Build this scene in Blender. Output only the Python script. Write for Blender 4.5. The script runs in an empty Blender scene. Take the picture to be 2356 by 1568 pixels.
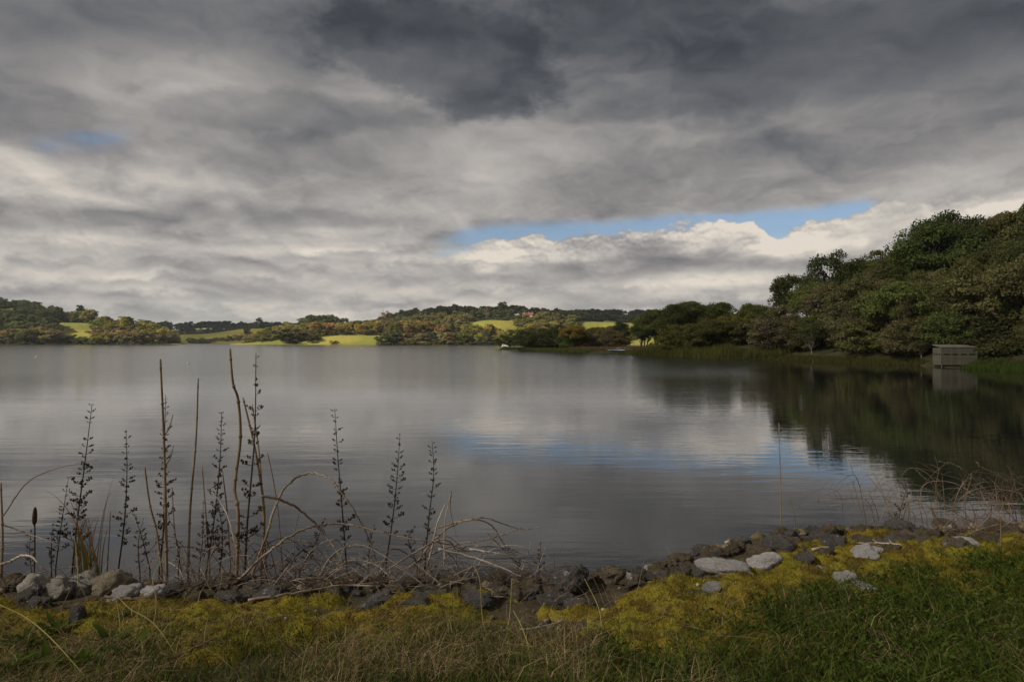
import bpy, bmesh, math, random
import numpy as np
from mathutils import Vector, Matrix, Euler, noise as mnoise

# ------------------------------------------------------------------ camera, world, sun, exposure
SC = bpy.context.scene
COL = SC.collection
R = math.radians
random.seed(7)
RNG = np.random.default_rng(11)

CAM_Z = 3.5
cam_d = bpy.data.cameras.new('camera')
cam = bpy.data.objects.new('camera', cam_d)
COL.objects.link(cam)
cam.location = (0, 0, CAM_Z)
cam.rotation_euler = (R(90), 0, 0)
cam_d.lens = 24.0
cam_d.sensor_width = 36.0
cam_d.clip_start = 0.05
cam_d.clip_end = 8000
SC.camera = cam

SC.view_settings.view_transform = 'Standard'
SC.view_settings.look = 'None'
SC.view_settings.gamma = 1.0
SC.view_settings.use_curve_mapping = False
SC.view_settings.exposure = 0.6
SC.cycles.max_bounces = 5
SC.cycles.diffuse_bounces = 2
SC.cycles.glossy_bounces = 2
SC.cycles.transmission_bounces = 2
SC.cycles.transparent_max_bounces = 6
SC.cycles.caustics_reflective = False
SC.cycles.caustics_refractive = False

SUN_EL, SUN_AZ = 36.0, -112.0          # degrees; azimuth measured from +Y (the view) towards +X (right)
sdir = Vector((math.sin(R(SUN_AZ)) * math.cos(R(SUN_EL)), math.cos(R(SUN_AZ)) * math.cos(R(SUN_EL)), math.sin(R(SUN_EL))))
sun_d = bpy.data.lights.new('sun', 'SUN')
sun_d.energy = 5.0
sun_d.angle = R(0.6)
sun_d.color = (1.0, 0.93, 0.80)
sun = bpy.data.objects.new('sun', sun_d)
COL.objects.link(sun)
sun.rotation_euler = (-sdir).to_track_quat('-Z', 'Y').to_euler()


class NT:
    """small expression helper for shader node trees"""
    def __init__(self, tree):
        self.t = tree
        tree.nodes.clear()

    def node(self, kind, **kw):
        n = self.t.nodes.new(kind)
        for k, v in kw.items():
            setattr(n, k, v)
        return n

    def put(self, sock, v):
        if isinstance(v, S):
            self.t.links.new(v.s, sock)
        elif v is not None:
            if hasattr(sock.default_value, '__len__') and not hasattr(v, '__len__'):
                v = (v,) * len(sock.default_value)
            elif hasattr(sock.default_value, '__len__') and len(sock.default_value) == 4 and len(v) == 3:
                v = tuple(v) + (1.0,)
            sock.default_value = v

    def math(self, op, a, b=None, c=None, clamp=False):
        n = self.node('ShaderNodeMath', operation=op, use_clamp=clamp)
        self.put(n.inputs[0], a)
        if b is not None:
            self.put(n.inputs[1], b)
        if c is not None:
            self.put(n.inputs[2], c)
        return S(self, n.outputs[0])

    def vec(self, x=0.0, y=0.0, z=0.0):
        n = self.node('ShaderNodeCombineXYZ')
        for i, v in enumerate((x, y, z)):
            self.put(n.inputs[i], v)
        return S(self, n.outputs[0])

    def sep(self, v):
        n = self.node('ShaderNodeSeparateXYZ')
        self.put(n.inputs[0], v)
        return [S(self, o) for o in n.outputs]

    def vscale(self, v, k):
        n = self.node('ShaderNodeVectorMath', operation='MULTIPLY')
        self.put(n.inputs[0], v)
        self.put(n.inputs[1], k)
        return S(self, n.outputs[0])

    def vadd(self, a, b):
        n = self.node('ShaderNodeVectorMath', operation='ADD')
        self.put(n.inputs[0], a)
        self.put(n.inputs[1], b)
        return S(self, n.outputs[0])

    flat = False
    def noise(self, v, scale=1.0, detail=4.0, rough=0.5, dist=0.0, color=False):
        n = self.node('ShaderNodeTexNoise')
        if self.flat: n.noise_dimensions = '2D'
        if v is not None:
            self.put(n.inputs['Vector'], v)
        self.put(n.inputs['Scale'], scale)
        self.put(n.inputs['Detail'], detail)
        self.put(n.inputs['Roughness'], rough)
        self.put(n.inputs['Distortion'], dist)
        return S(self, n.outputs[1 if color else 0])

    def voronoi(self, v, scale=1.0, feature='F1', out=0):
        n = self.node('ShaderNodeTexVoronoi', feature=feature)
        if self.flat: n.voronoi_dimensions = '2D'
        self.put(n.inputs['Vector'], v)
        self.put(n.inputs['Scale'], scale)
        return S(self, n.outputs[out])

    def smooth(self, v, a, b, lo=0.0, hi=1.0):
        n = self.node('ShaderNodeMapRange', interpolation_type='SMOOTHSTEP')
        self.put(n.inputs['Value'], v)
        for k, x in (('From Min', a), ('From Max', b), ('To Min', lo), ('To Max', hi)):
            self.put(n.inputs[k], x)
        return S(self, n.outputs[0])

    def mix(self, f, a, b):
        n = self.node('ShaderNodeMix', data_type='RGBA')
        self.put(n.inputs[0], f)
        self.put(n.inputs[6], a)
        self.put(n.inputs[7], b)
        return S(self, n.outputs[2])

    def ramp(self, f, stops):
        n = self.node('ShaderNodeValToRGB')
        e = n.color_ramp.elements
        while len(e) < len(stops):
            e.new(0.5)
        for i, (p, c) in enumerate(stops):
            e[i].position = p
            e[i].color = tuple(c) + (1.0,) if len(c) == 3 else c
        self.put(n.inputs[0], f)
        return S(self, n.outputs[0])


class S:
    def __init__(self, nt, s):
        self.nt, self.s = nt, s
    def __add__(self, o): return self.nt.math('ADD', self, o)
    def __radd__(self, o): return self.nt.math('ADD', o, self)
    def __sub__(self, o): return self.nt.math('SUBTRACT', self, o)
    def __rsub__(self, o): return self.nt.math('SUBTRACT', o, self)
    def __mul__(self, o): return self.nt.math('MULTIPLY', self, o)
    def __rmul__(self, o): return self.nt.math('MULTIPLY', o, self)
    def __truediv__(self, o): return self.nt.math('DIVIDE', self, o)
    def __rtruediv__(self, o): return self.nt.math('DIVIDE', o, self)
    def max(self, o): return self.nt.math('MAXIMUM', self, o)
    def min(self, o): return self.nt.math('MINIMUM', self, o)


KPX = 36.0 / 24.0 / 2356.0             # tangent of the view angle for one pixel of the picture seen 2356 wide
def tan_uv(X, Y):
    return (X - 1178.0) * KPX, (784.0 - Y) * KPX
def az_el(X, Y):
    u, v = tan_uv(X, Y)
    return math.atan(u), math.atan2(v, math.hypot(1, u))


def build_sky():
    w = bpy.data.worlds.new('World')
    SC.world = w
    w.use_nodes = True
    g = NT(w.node_tree)
    g.flat = True
    tc = g.node('ShaderNodeTexCoord')
    d = S(g, tc.outputs['Generated'])
    x, y, z = g.sep(d)
    r = g.math('SQRT', x * x + y * y)
    az = g.math('ARCTAN2', x, y)
    el = g.math('ARCTAN2', z, r)
    zc = z.max(0.0)
    # --- the cloud deck, seen in perspective: a plane overhead
    k = 1.0 / (zc + 0.12)
    P = g.vec(x * k, y * k, 0.37)
    warp = g.noise(P, 1.1, 2, 0.5, color=True)
    Pw = g.vadd(P, g.vscale(g.vadd(warp, (-0.5, -0.5, -0.5)), (0.5, 0.5, 0.0)))
    c0 = g.noise(Pw, 0.80, 4, 0.36)
    c1 = g.noise(g.vscale(Pw, (0.95, 0.95, 1.0)), 0.80, 4, 0.36)
    wisp = g.noise(Pw, 3.2, 5, 0.55)
    # --- heaped clouds: rounded billows in the direction sphere
    Q = g.vec(az * 7.0, el * 14.0, 2.3)
    qw = g.noise(Q, 1.2, 4, 0.5, color=True)
    Qw = g.vadd(Q, g.vscale(g.vadd(qw, (-0.5, -0.5, -0.5)), (0.8, 0.8, 0.0)))
    q0 = g.noise(Qw, 0.75, 5, 0.48)
    q1 = g.noise(g.vadd(Qw, (0.06, 0.24, 0.0)), 0.75, 5, 0.48)
    F = g.vec(az * 26, el * 40, 0)
    fine = g.noise(F, 1.0, 6, 0.58)
    fine1 = g.noise(g.vadd(F, (0.03, 0.16, 0)), 1.0, 6, 0.58)
    fw = g.noise(F, 1.5, 3, 0.5, color=True)
    puff = g.voronoi(g.vadd(F, g.vscale(fw, (0.7, 0.7, 0.0))), 0.9, 'SMOOTH_F1')

    def blob(X, Y, rx, ry, tilt=0.0, soft=0.4, rag=0.0):
        """soft patch of the sky around a direction; its edge wanders with the cloud noise"""
        a0, e0 = az_el(X, Y)
        dx = (az - a0) * (1.0 / rx)
        dy = (el - e0 - (az - a0) * tilt) * (1.0 / ry)
        q = g.math('SQRT', dx * dx + dy * dy) + (c0 - 0.5) * 1.2 + (q0 - 0.5) * 1.1
        if rag:
            q = q + (fine - 0.5) * rag
        return g.smooth(q, 1.0 + soft, 1.0 - soft)

    def curve(pts):
        """elevation of a cloud edge along the azimuth, through picture points"""
        pp = [az_el(*p) for p in pts]
        f = (az + 0.7) * (1 / 1.4)
        st = [((p[0] + 0.7) / 1.4, (p[1] * 2.0,) * 3) for p in pp]
        return g.sep(g.ramp(f, st))[0] * 0.5

    # brightness of the cloud sheet: the near deck is thick, the far deck thin and sunlit
    base = g.ramp(el * 1.6, [(0.0, (0.320,) * 3), (0.10, (0.295,) * 3), (0.22, (0.250,) * 3), (0.34, (0.205,) * 3),
                             (0.50, (0.170,) * 3), (0.72, (0.140,) * 3), (1.0, (0.140,) * 3)])
    lum = g.sep(base)[0]
    far = g.smooth(el, 0.30, 0.10)
    relief = (c0 - c1) * 1.0 + (q0 - q1) * (0.9 + 1.0 * far) + (fine - fine1) * (0.10 + 0.50 * far)
    tone = 1.0 + (c0 - 0.5) * 0.55 + (q0 - 0.5) * 0.60 + relief + (wisp - 0.5) * 0.10
    # far rows of small cumulus, seen edge on: thin bands with lit tops and flat grey bases
    B = g.vec(az * 8.0 + (c0 - 0.5) * 1.5, el * 46.0 + (q0 - 0.5) * 1.6 + (fine - 0.5) * 1.2, 0)
    r0 = g.noise(B, 0.55, 3, 0.45)
    r1 = g.noise(g.vadd(B, (0.10, 0.50, 0.0)), 0.55, 3, 0.45)
    rows = ((r0 - r1) * 1.15 + (r0 - 0.5) * 0.35) * g.smooth(el, 0.21, 0.12) * g.smooth(el, 0.004, 0.03)
    lum = lum * (1.0 + rows)
    calm = 1.0 - 0.45 * g.smooth(el, 0.22, 0.06)          # low, distant rows of cloud merge into one another
    lum = lum * (1.0 + (tone.max(0.5) - 1.0) * calm)
    # cloud masses
    lum = lum * (1.0 - blob(1010, 118, 0.150, 0.080, 0.0, 0.22, 0.5) * 0.42) * (1.0 - blob(720, 258, 0.24, 0.026, 0.06, 0.25, 0.5) * 0.24)
    lum = lum * (1.0 + blob(170, 400, 0.13, 0.050, 0.05, 0.22, 0.8) * 0.24)
    for (X, Y, rx, ry, tilt, amt) in [ (1180, 20, 0.28, 0.06, 0, 0.58),
            (2230, 100, 0.30, 0.08, -0.05, 0.60), (1750, 110, 0.34, 0.07, -0.02, 0.80), (90, 285, 0.13, 0.035, -0.05, 0.62),
            (1750, 400, 0.42, 0.035, 0.05, 0.86), (760, 505, 0.22, 0.014, 0.0, 0.82), (190, 505, 0.20, 0.012, 0.0, 0.84),
            (300, 60, 0.3, 0.06, 0.0, 0.85)]:
        lum = lum * (1.0 - blob(X, Y, rx, ry, tilt) * (1.0 - amt))
    for (X, Y, rx, ry, tilt, amt) in [
            (150, 410, 0.20, 0.06, 0.05, 1.15), (420, 190, 0.12, 0.040, 0.05, 1.45), (1430, 300, 0.30, 0.05, 0.10, 1.22),
            (1880, 590, 0.16, 0.024, 0.10, 1.25), (2200, 460, 0.13, 0.03, 0.0, 1.15),
            (850, 585, 0.22, 0.010, 0.0, 1.25), (1090, 420, 0.12, 0.03, 0, 1.15), (1650, 665, 0.2, 0.02, 0.02, 1.2)]:
        lum = lum * (1.0 + blob(X, Y, rx, ry, tilt) * (amt - 1.0))
    # --- the long break in the deck: flat cloud bases above it, heaped sunlit tops below it
    top = curve([(900, 565), (1000, 540), (1130, 512), (1300, 500), (1700, 490), (1850, 476), (1990, 455), (2040, 455), (2150, 470)]) + (q0 - 0.5) * 0.022
    bot = curve([(900, 560), (1060, 566), (1140, 544), (1400, 530), (1500, 516), (1735, 512), (1775, 538), (1850, 526), (1910, 498), (1985, 492), (2030, 462), (2150, 460)]) - 0.004 + (0.42 - puff) * 0.018 + (fine - 0.5) * 0.026 + (q0 - 0.5) * 0.012
    gap = g.smooth(top - el, -0.006, 0.012) * g.smooth(el - bot, -0.0015, 0.0045) * g.smooth(az, az_el(975, 0)[0], az_el(1100, 0)[0]) * 0.86 * (1.0 - 0.45 * g.smooth(fine + (c0 - 0.5) * 0.5, 0.60, 0.78)) * g.smooth(az, az_el(2035, 0)[0], az_el(1985, 0)[0])
    rim = g.smooth(bot - el, -0.004, 0.004) * g.smooth(bot - el, 0.055, 0.004) * g.smooth(az, az_el(1020, 0)[0], az_el(1180, 0)[0]) * g.smooth(az, az_el(2060, 0)[0], az_el(1800, 0)[0], 0.25, 1.0)
    lum = lum * (1.0 + rim * 0.85 * (0.6 + (fine - fine1) * 3.0 + (q0 - 0.35) * 1.6))
    shade = g.smooth(bot - el, 0.030, 0.052) * g.smooth(bot - el, 0.085, 0.055) * g.smooth(az, az_el(980, 0)[0], az_el(1140, 0)[0])
    lum = lum * (1.0 - shade * 0.22)
    lum = lum.max(0.04).min(0.46)
    # colour: warm where lit, slate where thick
    tint = g.ramp(lum * 2.3, [(0.0, (0.80, 0.98, 1.22)), (0.20, (0.95, 0.985, 1.08)), (0.36, (1.02, 0.985, 0.975)), (0.62, (1.05, 0.995, 0.935)), (1.0, (1.09, 0.99, 0.86))])
    cloud = g.node('ShaderNodeVectorMath', operation='SCALE')
    g.put(cloud.inputs[0], tint)
    g.put(cloud.inputs['Scale'], lum)
    cloudc = S(g, cloud.outputs[0])
    b2 = blob(215, 318, 0.042, 0.012, 0.25, 0.9, 2.2) * 0.5
    b3 = blob(1060, 572, 0.035, 0.006, 0.25, 0.6, 1.5) * 0.4
    thin = g.smooth(c0 + (q0 - 0.5) * 0.5 + el * 0.25, 0.12, 0.05) * 0.5
    low = g.smooth(el, 0.075, 0.01) * g.smooth(q0, 0.5, 0.3) * 0.3
    clear = gap.max(b2).max(b3).max(thin).max(low)
    sky = g.node('ShaderNodeTexSky', sky_type='NISHITA')
    sky.sun_disc = False
    sky.sun_elevation = R(SUN_EL)
    sky.sun_rotation = R(SUN_AZ)
    sky.air_density = 1.0
    sky.dust_density = 0.3
    sky.ozone_density = 2.0
    blue = g.vscale(S(g, sky.outputs[0]), (0.060, 0.062, 0.066))
    col = g.mix(clear, cloudc, blue)
    bg = g.node('ShaderNodeBackground')
    g.put(bg.inputs['Color'], col)
    bg.inputs['Strength'].default_value = 1.0
    out = g.node('ShaderNodeOutputWorld')
    g.t.links.new(bg.outputs[0], out.inputs[0])
    w.cycles.sampling_method = 'MANUAL'
    w.cycles.sample_map_resolution = 512

build_sky()

# ------------------------------------------------------------------ helpers
def tag(o, label=None, cat=None, group=None, kind=None):
    if label: o['label'] = label
    if cat: o['category'] = cat
    if group: o['group'] = group
    if kind: o['kind'] = kind
    return o

def arr_mesh(name, V, F, mat=None, smooth=False):
    """mesh from numpy arrays; F is one array (m,3 or m,4) or a list of such arrays"""
    V = np.asarray(V, np.float32)
    Fs = F if isinstance(F, list) else [F]
    Fs = [np.asarray(f, np.int32) for f in Fs if len(f)]
    me = bpy.data.meshes.new(name)
    me.vertices.add(len(V))
    me.vertices.foreach_set('co', V.ravel())
    nl = sum(f.size for f in Fs)
    nf = sum(len(f) for f in Fs)
    me.loops.add(nl)
    me.loops.foreach_set('vertex_index', np.concatenate([f.ravel() for f in Fs]))
    me.polygons.add(nf)
    tot = np.concatenate([np.full(len(f), f.shape[1], np.int32) for f in Fs])
    st = np.concatenate([[0], np.cumsum(tot)[:-1]]).astype(np.int32)
    me.polygons.foreach_set('loop_start', st)
    me.polygons.foreach_set('loop_total', tot)
    if smooth:
        me.polygons.foreach_set('use_smooth', np.ones(nf, bool))
    me.update(calc_edges=True)
    me.validate()
    if mat: me.materials.append(mat)
    return me

def put(name, me, parent=None, loc=None):
    o = bpy.data.objects.new(name, me)
    COL.objects.link(o)
    if parent is not None: o.parent = parent
    if loc is not None: o.location = loc
    return o

def empty(name, loc=(0, 0, 0)):
    o = bpy.data.objects.new(name, None)
    o.empty_display_size = 0.1
    COL.objects.link(o)
    o.location = loc
    return o

class MB:
    """collects shapes into one mesh"""
    def __init__(self):
        self.V, self.F = [], []
    def add(self, V, F):
        b = len(self.V)
        self.V += [tuple(v) for v in V]
        self.F += [tuple(i + b for i in f) for f in F]
    def box(self, c, s, rz=0.0, M=None):
        cx, cy, cz = c
        hx, hy, hz = s[0] / 2, s[1] / 2, s[2] / 2
        vs = [Vector((sx * hx, sy * hy, sz * hz)) for sz in (-1, 1) for sy in (-1, 1) for sx in (-1, 1)]
        rot = Matrix.Rotation(rz, 3, 'Z') if M is None else M
        vs = [rot @ v + Vector(c) for v in vs]
        self.add(vs, [(0, 2, 3, 1), (4, 5, 7, 6), (0, 1, 5, 4), (2, 6, 7, 3), (0, 4, 6, 2), (1, 3, 7, 5)])
    def tube(self, pts, rad, sides=6, cap=True):
        pts = [Vector(p) for p in pts]
        n = len(pts)
        if not hasattr(rad, '__len__'): rad = [rad] * n
        ref = Vector((0.31, 0.87, 0.39))
        V, F = [], []
        for i, p in enumerate(pts):
            t = (pts[min(i + 1, n - 1)] - pts[max(i - 1, 0)])
            t = t.normalized() if t.length > 1e-9 else Vector((0, 0, 1))
            a = t.cross(ref)
            if a.length < 0.05: a = t.cross(Vector((1, 0, 0)))
            a.normalize()
            b = t.cross(a)
            for k in range(sides):
                w = 2 * math.pi * k / sides
                V.append(p + (a * math.cos(w) + b * math.sin(w)) * rad[i])
        for i in range(n - 1):
            for k in range(sides):
                k2 = (k + 1) % sides
                F.append((i * sides + k, i * sides + k2, (i + 1) * sides + k2, (i + 1) * sides + k))
        if cap:
            F.append(tuple(range(sides))[::-1])
            F.append(tuple((n - 1) * sides + k for k in range(sides)))
        self.add(V, F)
    def mesh(self, name, mat=None, smooth=False):
        me = bpy.data.meshes.new(name)
        me.from_pydata(self.V, [], self.F)
        if smooth:
            me.polygons.foreach_set('use_smooth', np.ones(len(me.polygons), bool))
        me.update()
        if mat: me.materials.append(mat)
        return me

def spline(pts, n):
    """Catmull-Rom through pts, n samples"""
    P = [Vector(p) for p in pts]
    if len(P) == 2: P = [P[0], P[0].lerp(P[1], 0.5), P[1]]
    P = [P[0] * 2 - P[1]] + P + [P[-1] * 2 - P[-2]]
    out = []
    m = len(P) - 3
    for j in range(n):
        t = j / (n - 1) * m
        i = min(int(t), m - 1)
        t -= i
        a, b, c, d = P[i:i + 4]
        out.append(0.5 * ((2 * b) + (c - a) * t + (2 * a - 5 * b + 4 * c - d) * t * t + (3 * b - a - 3 * c + d) * t ** 3))
    return out

def smoothstep(a, b, x):
    t = np.clip((np.asarray(x, float) - a) / (b - a), 0, 1)
    return t * t * (3 - 2 * t)

# value noise in numpy, tileable enough for terrain
_PERM = RNG.random((256, 256)).astype(np.float32)
def vnoise(x, y):
    xi, yi = np.floor(x).astype(int), np.floor(y).astype(int)
    fx, fy = x - xi, y - yi
    fx, fy = fx * fx * (3 - 2 * fx), fy * fy * (3 - 2 * fy)
    g = lambda i, j: _PERM[i & 255, j & 255]
    return (g(xi, yi) * (1 - fx) + g(xi + 1, yi) * fx) * (1 - fy) + (g(xi, yi + 1) * (1 - fx) + g(xi + 1, yi + 1) * fx) * fy
def fbm(x, y, o=4):
    s, a, t = 0.0, 0.5, 0.0
    for i in range(o):
        s = s + a * vnoise(x * 2 ** i + 17.3 * i, y * 2 ** i + 9.1 * i)
        t += a
        a *= 0.5
    return s / t

def part_of(X, Xr):
    t = (X - Xr[0]) / (Xr[1] - Xr[0])
    return 'left end' if t < 0.2 else 'left half' if t < 0.4 else 'middle' if t < 0.6 else 'right half' if t < 0.8 else 'right end'
def nearest(X, marks):
    return min(marks, key=lambda m: abs(m[0] - X))[1]
def hue_word(c):
    r, g_, b = c
    m = max(r, g_)
    if r > g_ * 1.45: return 'reddish'
    if r > g_ * 1.22: return 'golden brown' if m > 0.17 else 'brown'
    if g_ > r * 1.06: return 'green' if m > 0.11 else 'dark green'
    return 'yellow green' if m > 0.24 else 'olive' if m > 0.12 else 'dull olive'

# ------------------------------------------------------------------ materials
def mat_new(name):
    m = bpy.data.materials.new(name)
    m.use_nodes = True
    return m, NT(m.node_tree)

def mat_out(g, surf):
    o = g.node('ShaderNodeOutputMaterial')
    g.t.links.new(surf.outputs[0], o.inputs['Surface'])

def principled(g, color, rough=0.8, spec=0.3, normal=None, **kw):
    p = g.node('ShaderNodeBsdfPrincipled')
    g.put(p.inputs['Base Color'], color)
    g.put(p.inputs['Roughness'], rough)
    g.put(p.inputs['Specular IOR Level'], spec)
    if normal is not None: g.put(p.inputs['Normal'], normal)
    for k, v in kw.items(): g.put(p.inputs[k], v)
    return p

def bump(g, h, strength=0.5, dist=0.01):
    n = g.node('ShaderNodeBump')
    n.inputs['Strength'].default_value = strength
    n.inputs['Distance'].default_value = dist
    g.put(n.inputs['Height'], h)
    return S(g, n.outputs[0])

def coords(g, kind='Object'):
    return S(g, g.node('ShaderNodeTexCoord').outputs[kind])

def simple_mat(name, c1, c2, scale=8.0, rough=0.85, spec=0.2, bmp=0.0, bd=0.01, bscale=None, kind='Object', stretch=(1, 1, 1)):
    m, g = mat_new(name)
    v = g.vscale(coords(g, kind), stretch)
    n = g.noise(v, scale, 5, 0.6)
    c = g.mix(g.smooth(n, 0.3, 0.7), c1, c2)
    nor = None
    if bmp: nor = bump(g, g.noise(v, bscale or scale * 3, 5, 0.65), bmp, bd)
    mat_out(g, principled(g, c, rough, spec, nor))
    return m

def foliage_mat(name, translucent=0.4, low=0.68, high=1.32, fixed=None):
    """leaf colour comes from the plant's own object colour, each leaf a little different"""
    m, g = mat_new(name)
    oi = g.node('ShaderNodeObjectInfo')
    geo = g.node('ShaderNodeNewGeometry')
    rnd = S(g, geo.outputs['Random Per Island'])
    base = S(g, oi.outputs['Color']) if fixed is None else fixed
    k = g.smooth(rnd, 0.0, 1.0, low, high)
    hs = g.node('ShaderNodeHueSaturation')
    g.put(hs.inputs['Hue'], 0.5 + (rnd * 7.31 - g.math('FLOOR', rnd * 7.31) - 0.5) * 0.05)
    g.put(hs.inputs['Saturation'], 1.0)
    g.put(hs.inputs['Value'], k)
    g.put(hs.inputs['Color'], base)
    c = S(g, hs.outputs[0])
    d = g.node('ShaderNodeBsdfDiffuse')
    t = g.node('ShaderNodeBsdfTranslucent')
    g.put(d.inputs[0], c)
    g.put(t.inputs[0], c)
    mx = g.node('ShaderNodeMixShader')
    mx.inputs[0].default_value = translucent
    g.t.links.new(d.outputs[0], mx.inputs[1])
    g.t.links.new(t.outputs[0], mx.inputs[2])
    mat_out(g, mx)
    return m

M = {}
M['leaf'] = foliage_mat('leaf')
M['bark'] = simple_mat('bark', (0.045, 0.036, 0.028), (0.10, 0.085, 0.07), 3.0, 0.95, 0.1, 0.6, 0.05, stretch=(1, 1, 0.25))
M['pale_bark'] = simple_mat('pale_bark', (0.20, 0.185, 0.16), (0.10, 0.09, 0.075), 4.0, 0.9, 0.1, 0.4, 0.03)

def water_mat():
    m, g = mat_new('lake_water')
    geo = g.node('ShaderNodeNewGeometry')
    p = S(g, geo.outputs['Position'])
    x, y, z = g.sep(p)
    # wind on the open lake, calm in the lee of the dam and of the wood on the right
    cat = g.noise(g.vscale(p, (0.012, 0.035, 1.0)), 1.0, 4, 0.55)
    lee = x - y * 0.40 + (cat - 0.5) * 10.0                       # the wood shelters the water to the right of this line
    wind = g.smooth(y + (cat - 0.5) * 45.0, 24.0, 85.0) * g.smooth(lee, 3.0, -5.0)
    lo = g.noise(g.vscale(p, (0.35, 1.5, 1.0)), 1.0, 3, 0.5)
    mid = g.noise(g.vscale(p, (1.6, 5.5, 1.0)), 1.0, 3, 0.55)
    hi = g.noise(g.vscale(p, (4.5, 9.0, 1.0)), 1.0, 2, 0.5)
    streak = g.smooth(g.noise(g.vscale(p, (0.05, 0.30, 1.0)), 1.0, 3, 0.5), 0.42, 0.66)
    chop = g.noise(g.vscale(p, (0.45, 1.1, 1.0)), 1.0, 3, 0.6)
    h = chop * wind * 0.030 + lo * 0.010 + mid * (0.0016 + 0.0030 * streak + 0.0085 * wind) + hi * (0.0005 + 0.0085 * wind)
    b = g.node('ShaderNodeBump')
    b.inputs['Strength'].default_value = 1.0
    b.inputs['Distance'].default_value = 1.0
    g.put(b.inputs['Height'], h * 0.62)
    nor = S(g, b.outputs[0])
    rough = 0.008 + wind * 0.135
    pr = principled(g, (0.013, 0.014, 0.014), rough, 0.5, nor)
    pr.inputs['IOR'].default_value = 1.55
    mat_out(g, pr)
    return m
M['water'] = water_mat()

def land_mat():
    m, g = mat_new('meadow_grass')
    p = coords(g, 'Object')
    n = g.noise(g.vscale(p, (0.02, 0.02, 0.02)), 1.0, 4, 0.55)
    f = g.noise(p, 0.35, 5, 0.6)
    rows = g.noise(g.vscale(p, (0.5, 0.06, 0.1)), 1.0, 3, 0.6)
    c = g.mix(g.smooth(n, 0.35, 0.65), (0.140, 0.150, 0.028), (0.260, 0.215, 0.042))
    c = g.mix(g.smooth(f, 0.35, 0.75) * 0.55, c, (0.105, 0.112, 0.024))
    c = g.mix(g.smooth(rows, 0.45, 0.7) * 0.35, c, (0.22, 0.19, 0.06))
    # rough bank and leaf litter on the wooded near shore
    x, y, z = g.sep(p)
    lit = g.smooth(y + (n - 0.5) * 60.0, 260.0, 200.0)
    c = g.mix(lit, c, g.mix(g.smooth(f, 0.35, 0.65), (0.030, 0.028, 0.016), (0.055, 0.050, 0.024)))
    mat_out(g, principled(g, c, 0.95, 0.1, bump(g, f, 0.6, 0.6)))
    return m
M['land'] = land_mat()

# ------------------------------------------------------------------ water and land
wb = MB()
wb.add([(-3000, -40, 0), (3000, -40, 0), (3000, 3000, 0), (-3000, 3000, 0)], [(0, 1, 2, 3)])
tag(put('lake_water', wb.mesh('lake_water', M['water'])), kind='structure')

LAKE = np.array([(62, -60), (60, 40), (57, 76), (58, 93), (54, 111), (50, 128), (40, 133), (34, 160), (20.5, 206), (6, 255), (-8, 288), (-10, 303),
        (0, 322), (40, 350), (150, 400), (420, 430), (430, 560), (250, 600), (60, 606), (-18, 612), (-120, 618), (-200, 628), (-268, 650),
        (-300, 760), (-337, 900), (-400, 945), (-470, 965), (-485, 900), (-400, 800), (-345, 725), (-337, 690), (-380, 672), (-450, 660),
        (-560, 650), (-760, 640), (-1700, 600), (-1700, -60)], float)

def shore_dist(x, y):
    """signed distance to the shoreline: positive on land"""
    x, y = np.asarray(x, float), np.asarray(y, float)
    best = np.full(x.shape, 1e9)
    inside = np.zeros(x.shape, bool)
    n = len(LAKE)
    for i in range(n):
        ax, ay = LAKE[i]
        bx, by = LAKE[(i + 1) % n]
        dx, dy = bx - ax, by - ay
        t = np.clip(((x - ax) * dx + (y - ay) * dy) / (dx * dx + dy * dy), 0, 1)
        best = np.minimum(best, np.hypot(x - ax - t * dx, y - ay - t * dy))
        c = ((ay > y) != (by > y)) & (x < (bx - ax) * (y - ay) / (by - ay + 1e-12) + ax)
        inside ^= c
    return np.where(inside, -best, best)

CTRL = [(0, 800, 42), (0, 700, 18), (100, 780, 28), (200, 790, 24), (300, 740, 14), (390, 720, 6), (60, 680, 6), (170, 692, 9.5), (170, 765, 24), (300, 690, 3),
        (215, 700, 9), (130, 690, 10), (-400, 800, 58), (-900, 900, 66),
        (400, 990, 4), (600, 990, 8), (400, 1150, 12), (600, 1150, 24), (500, 1080, 14), (500, 1300, 26), (300, 1300, 26), (500, 1700, 24), (200, 1500, 30),
        (640, 850, 12), (640, 700, 4), (740, 850, 24), (840, 850, 17), (950, 900, 32), (1050, 900, 37), (1180, 900, 37), (1290, 900, 32), (1400, 1200, 44),
        (1460, 1200, 42), (815, 625, 1.5), (890, 625, 1.5), (740, 625, 1.2), (815, 680, 8.5), (900, 690, 9), (815, 760, 11), (700, 740, 8), (950, 720, 10), (950, 640, 3),
        (1050, 740, 10), (1050, 680, 5), (1135, 800, 27.5), (1135, 752, 18), (1135, 720, 6), (1135, 640, 2), (1370, 850, 27), (1370, 795, 17), (1370, 750, 6), (1370, 650, 3),
        (1260, 700, 5), (1250, 760, 13), (1210, 830, 29), (1600, 1100, 38), (2000, 1000, 40), (1700, 700, 10), (2200, 700, 14), (1200, 1400, 40), (800, 1400, 26), (1600, 2000, 50), (0, 2000, 40)]
_cx = np.array([(c[0] - 1178) * KPX * c[1] for c in CTRL])
_cy = np.array([c[1] for c in CTRL], float)
_cz = np.array([c[2] for c in CTRL], float)

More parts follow.
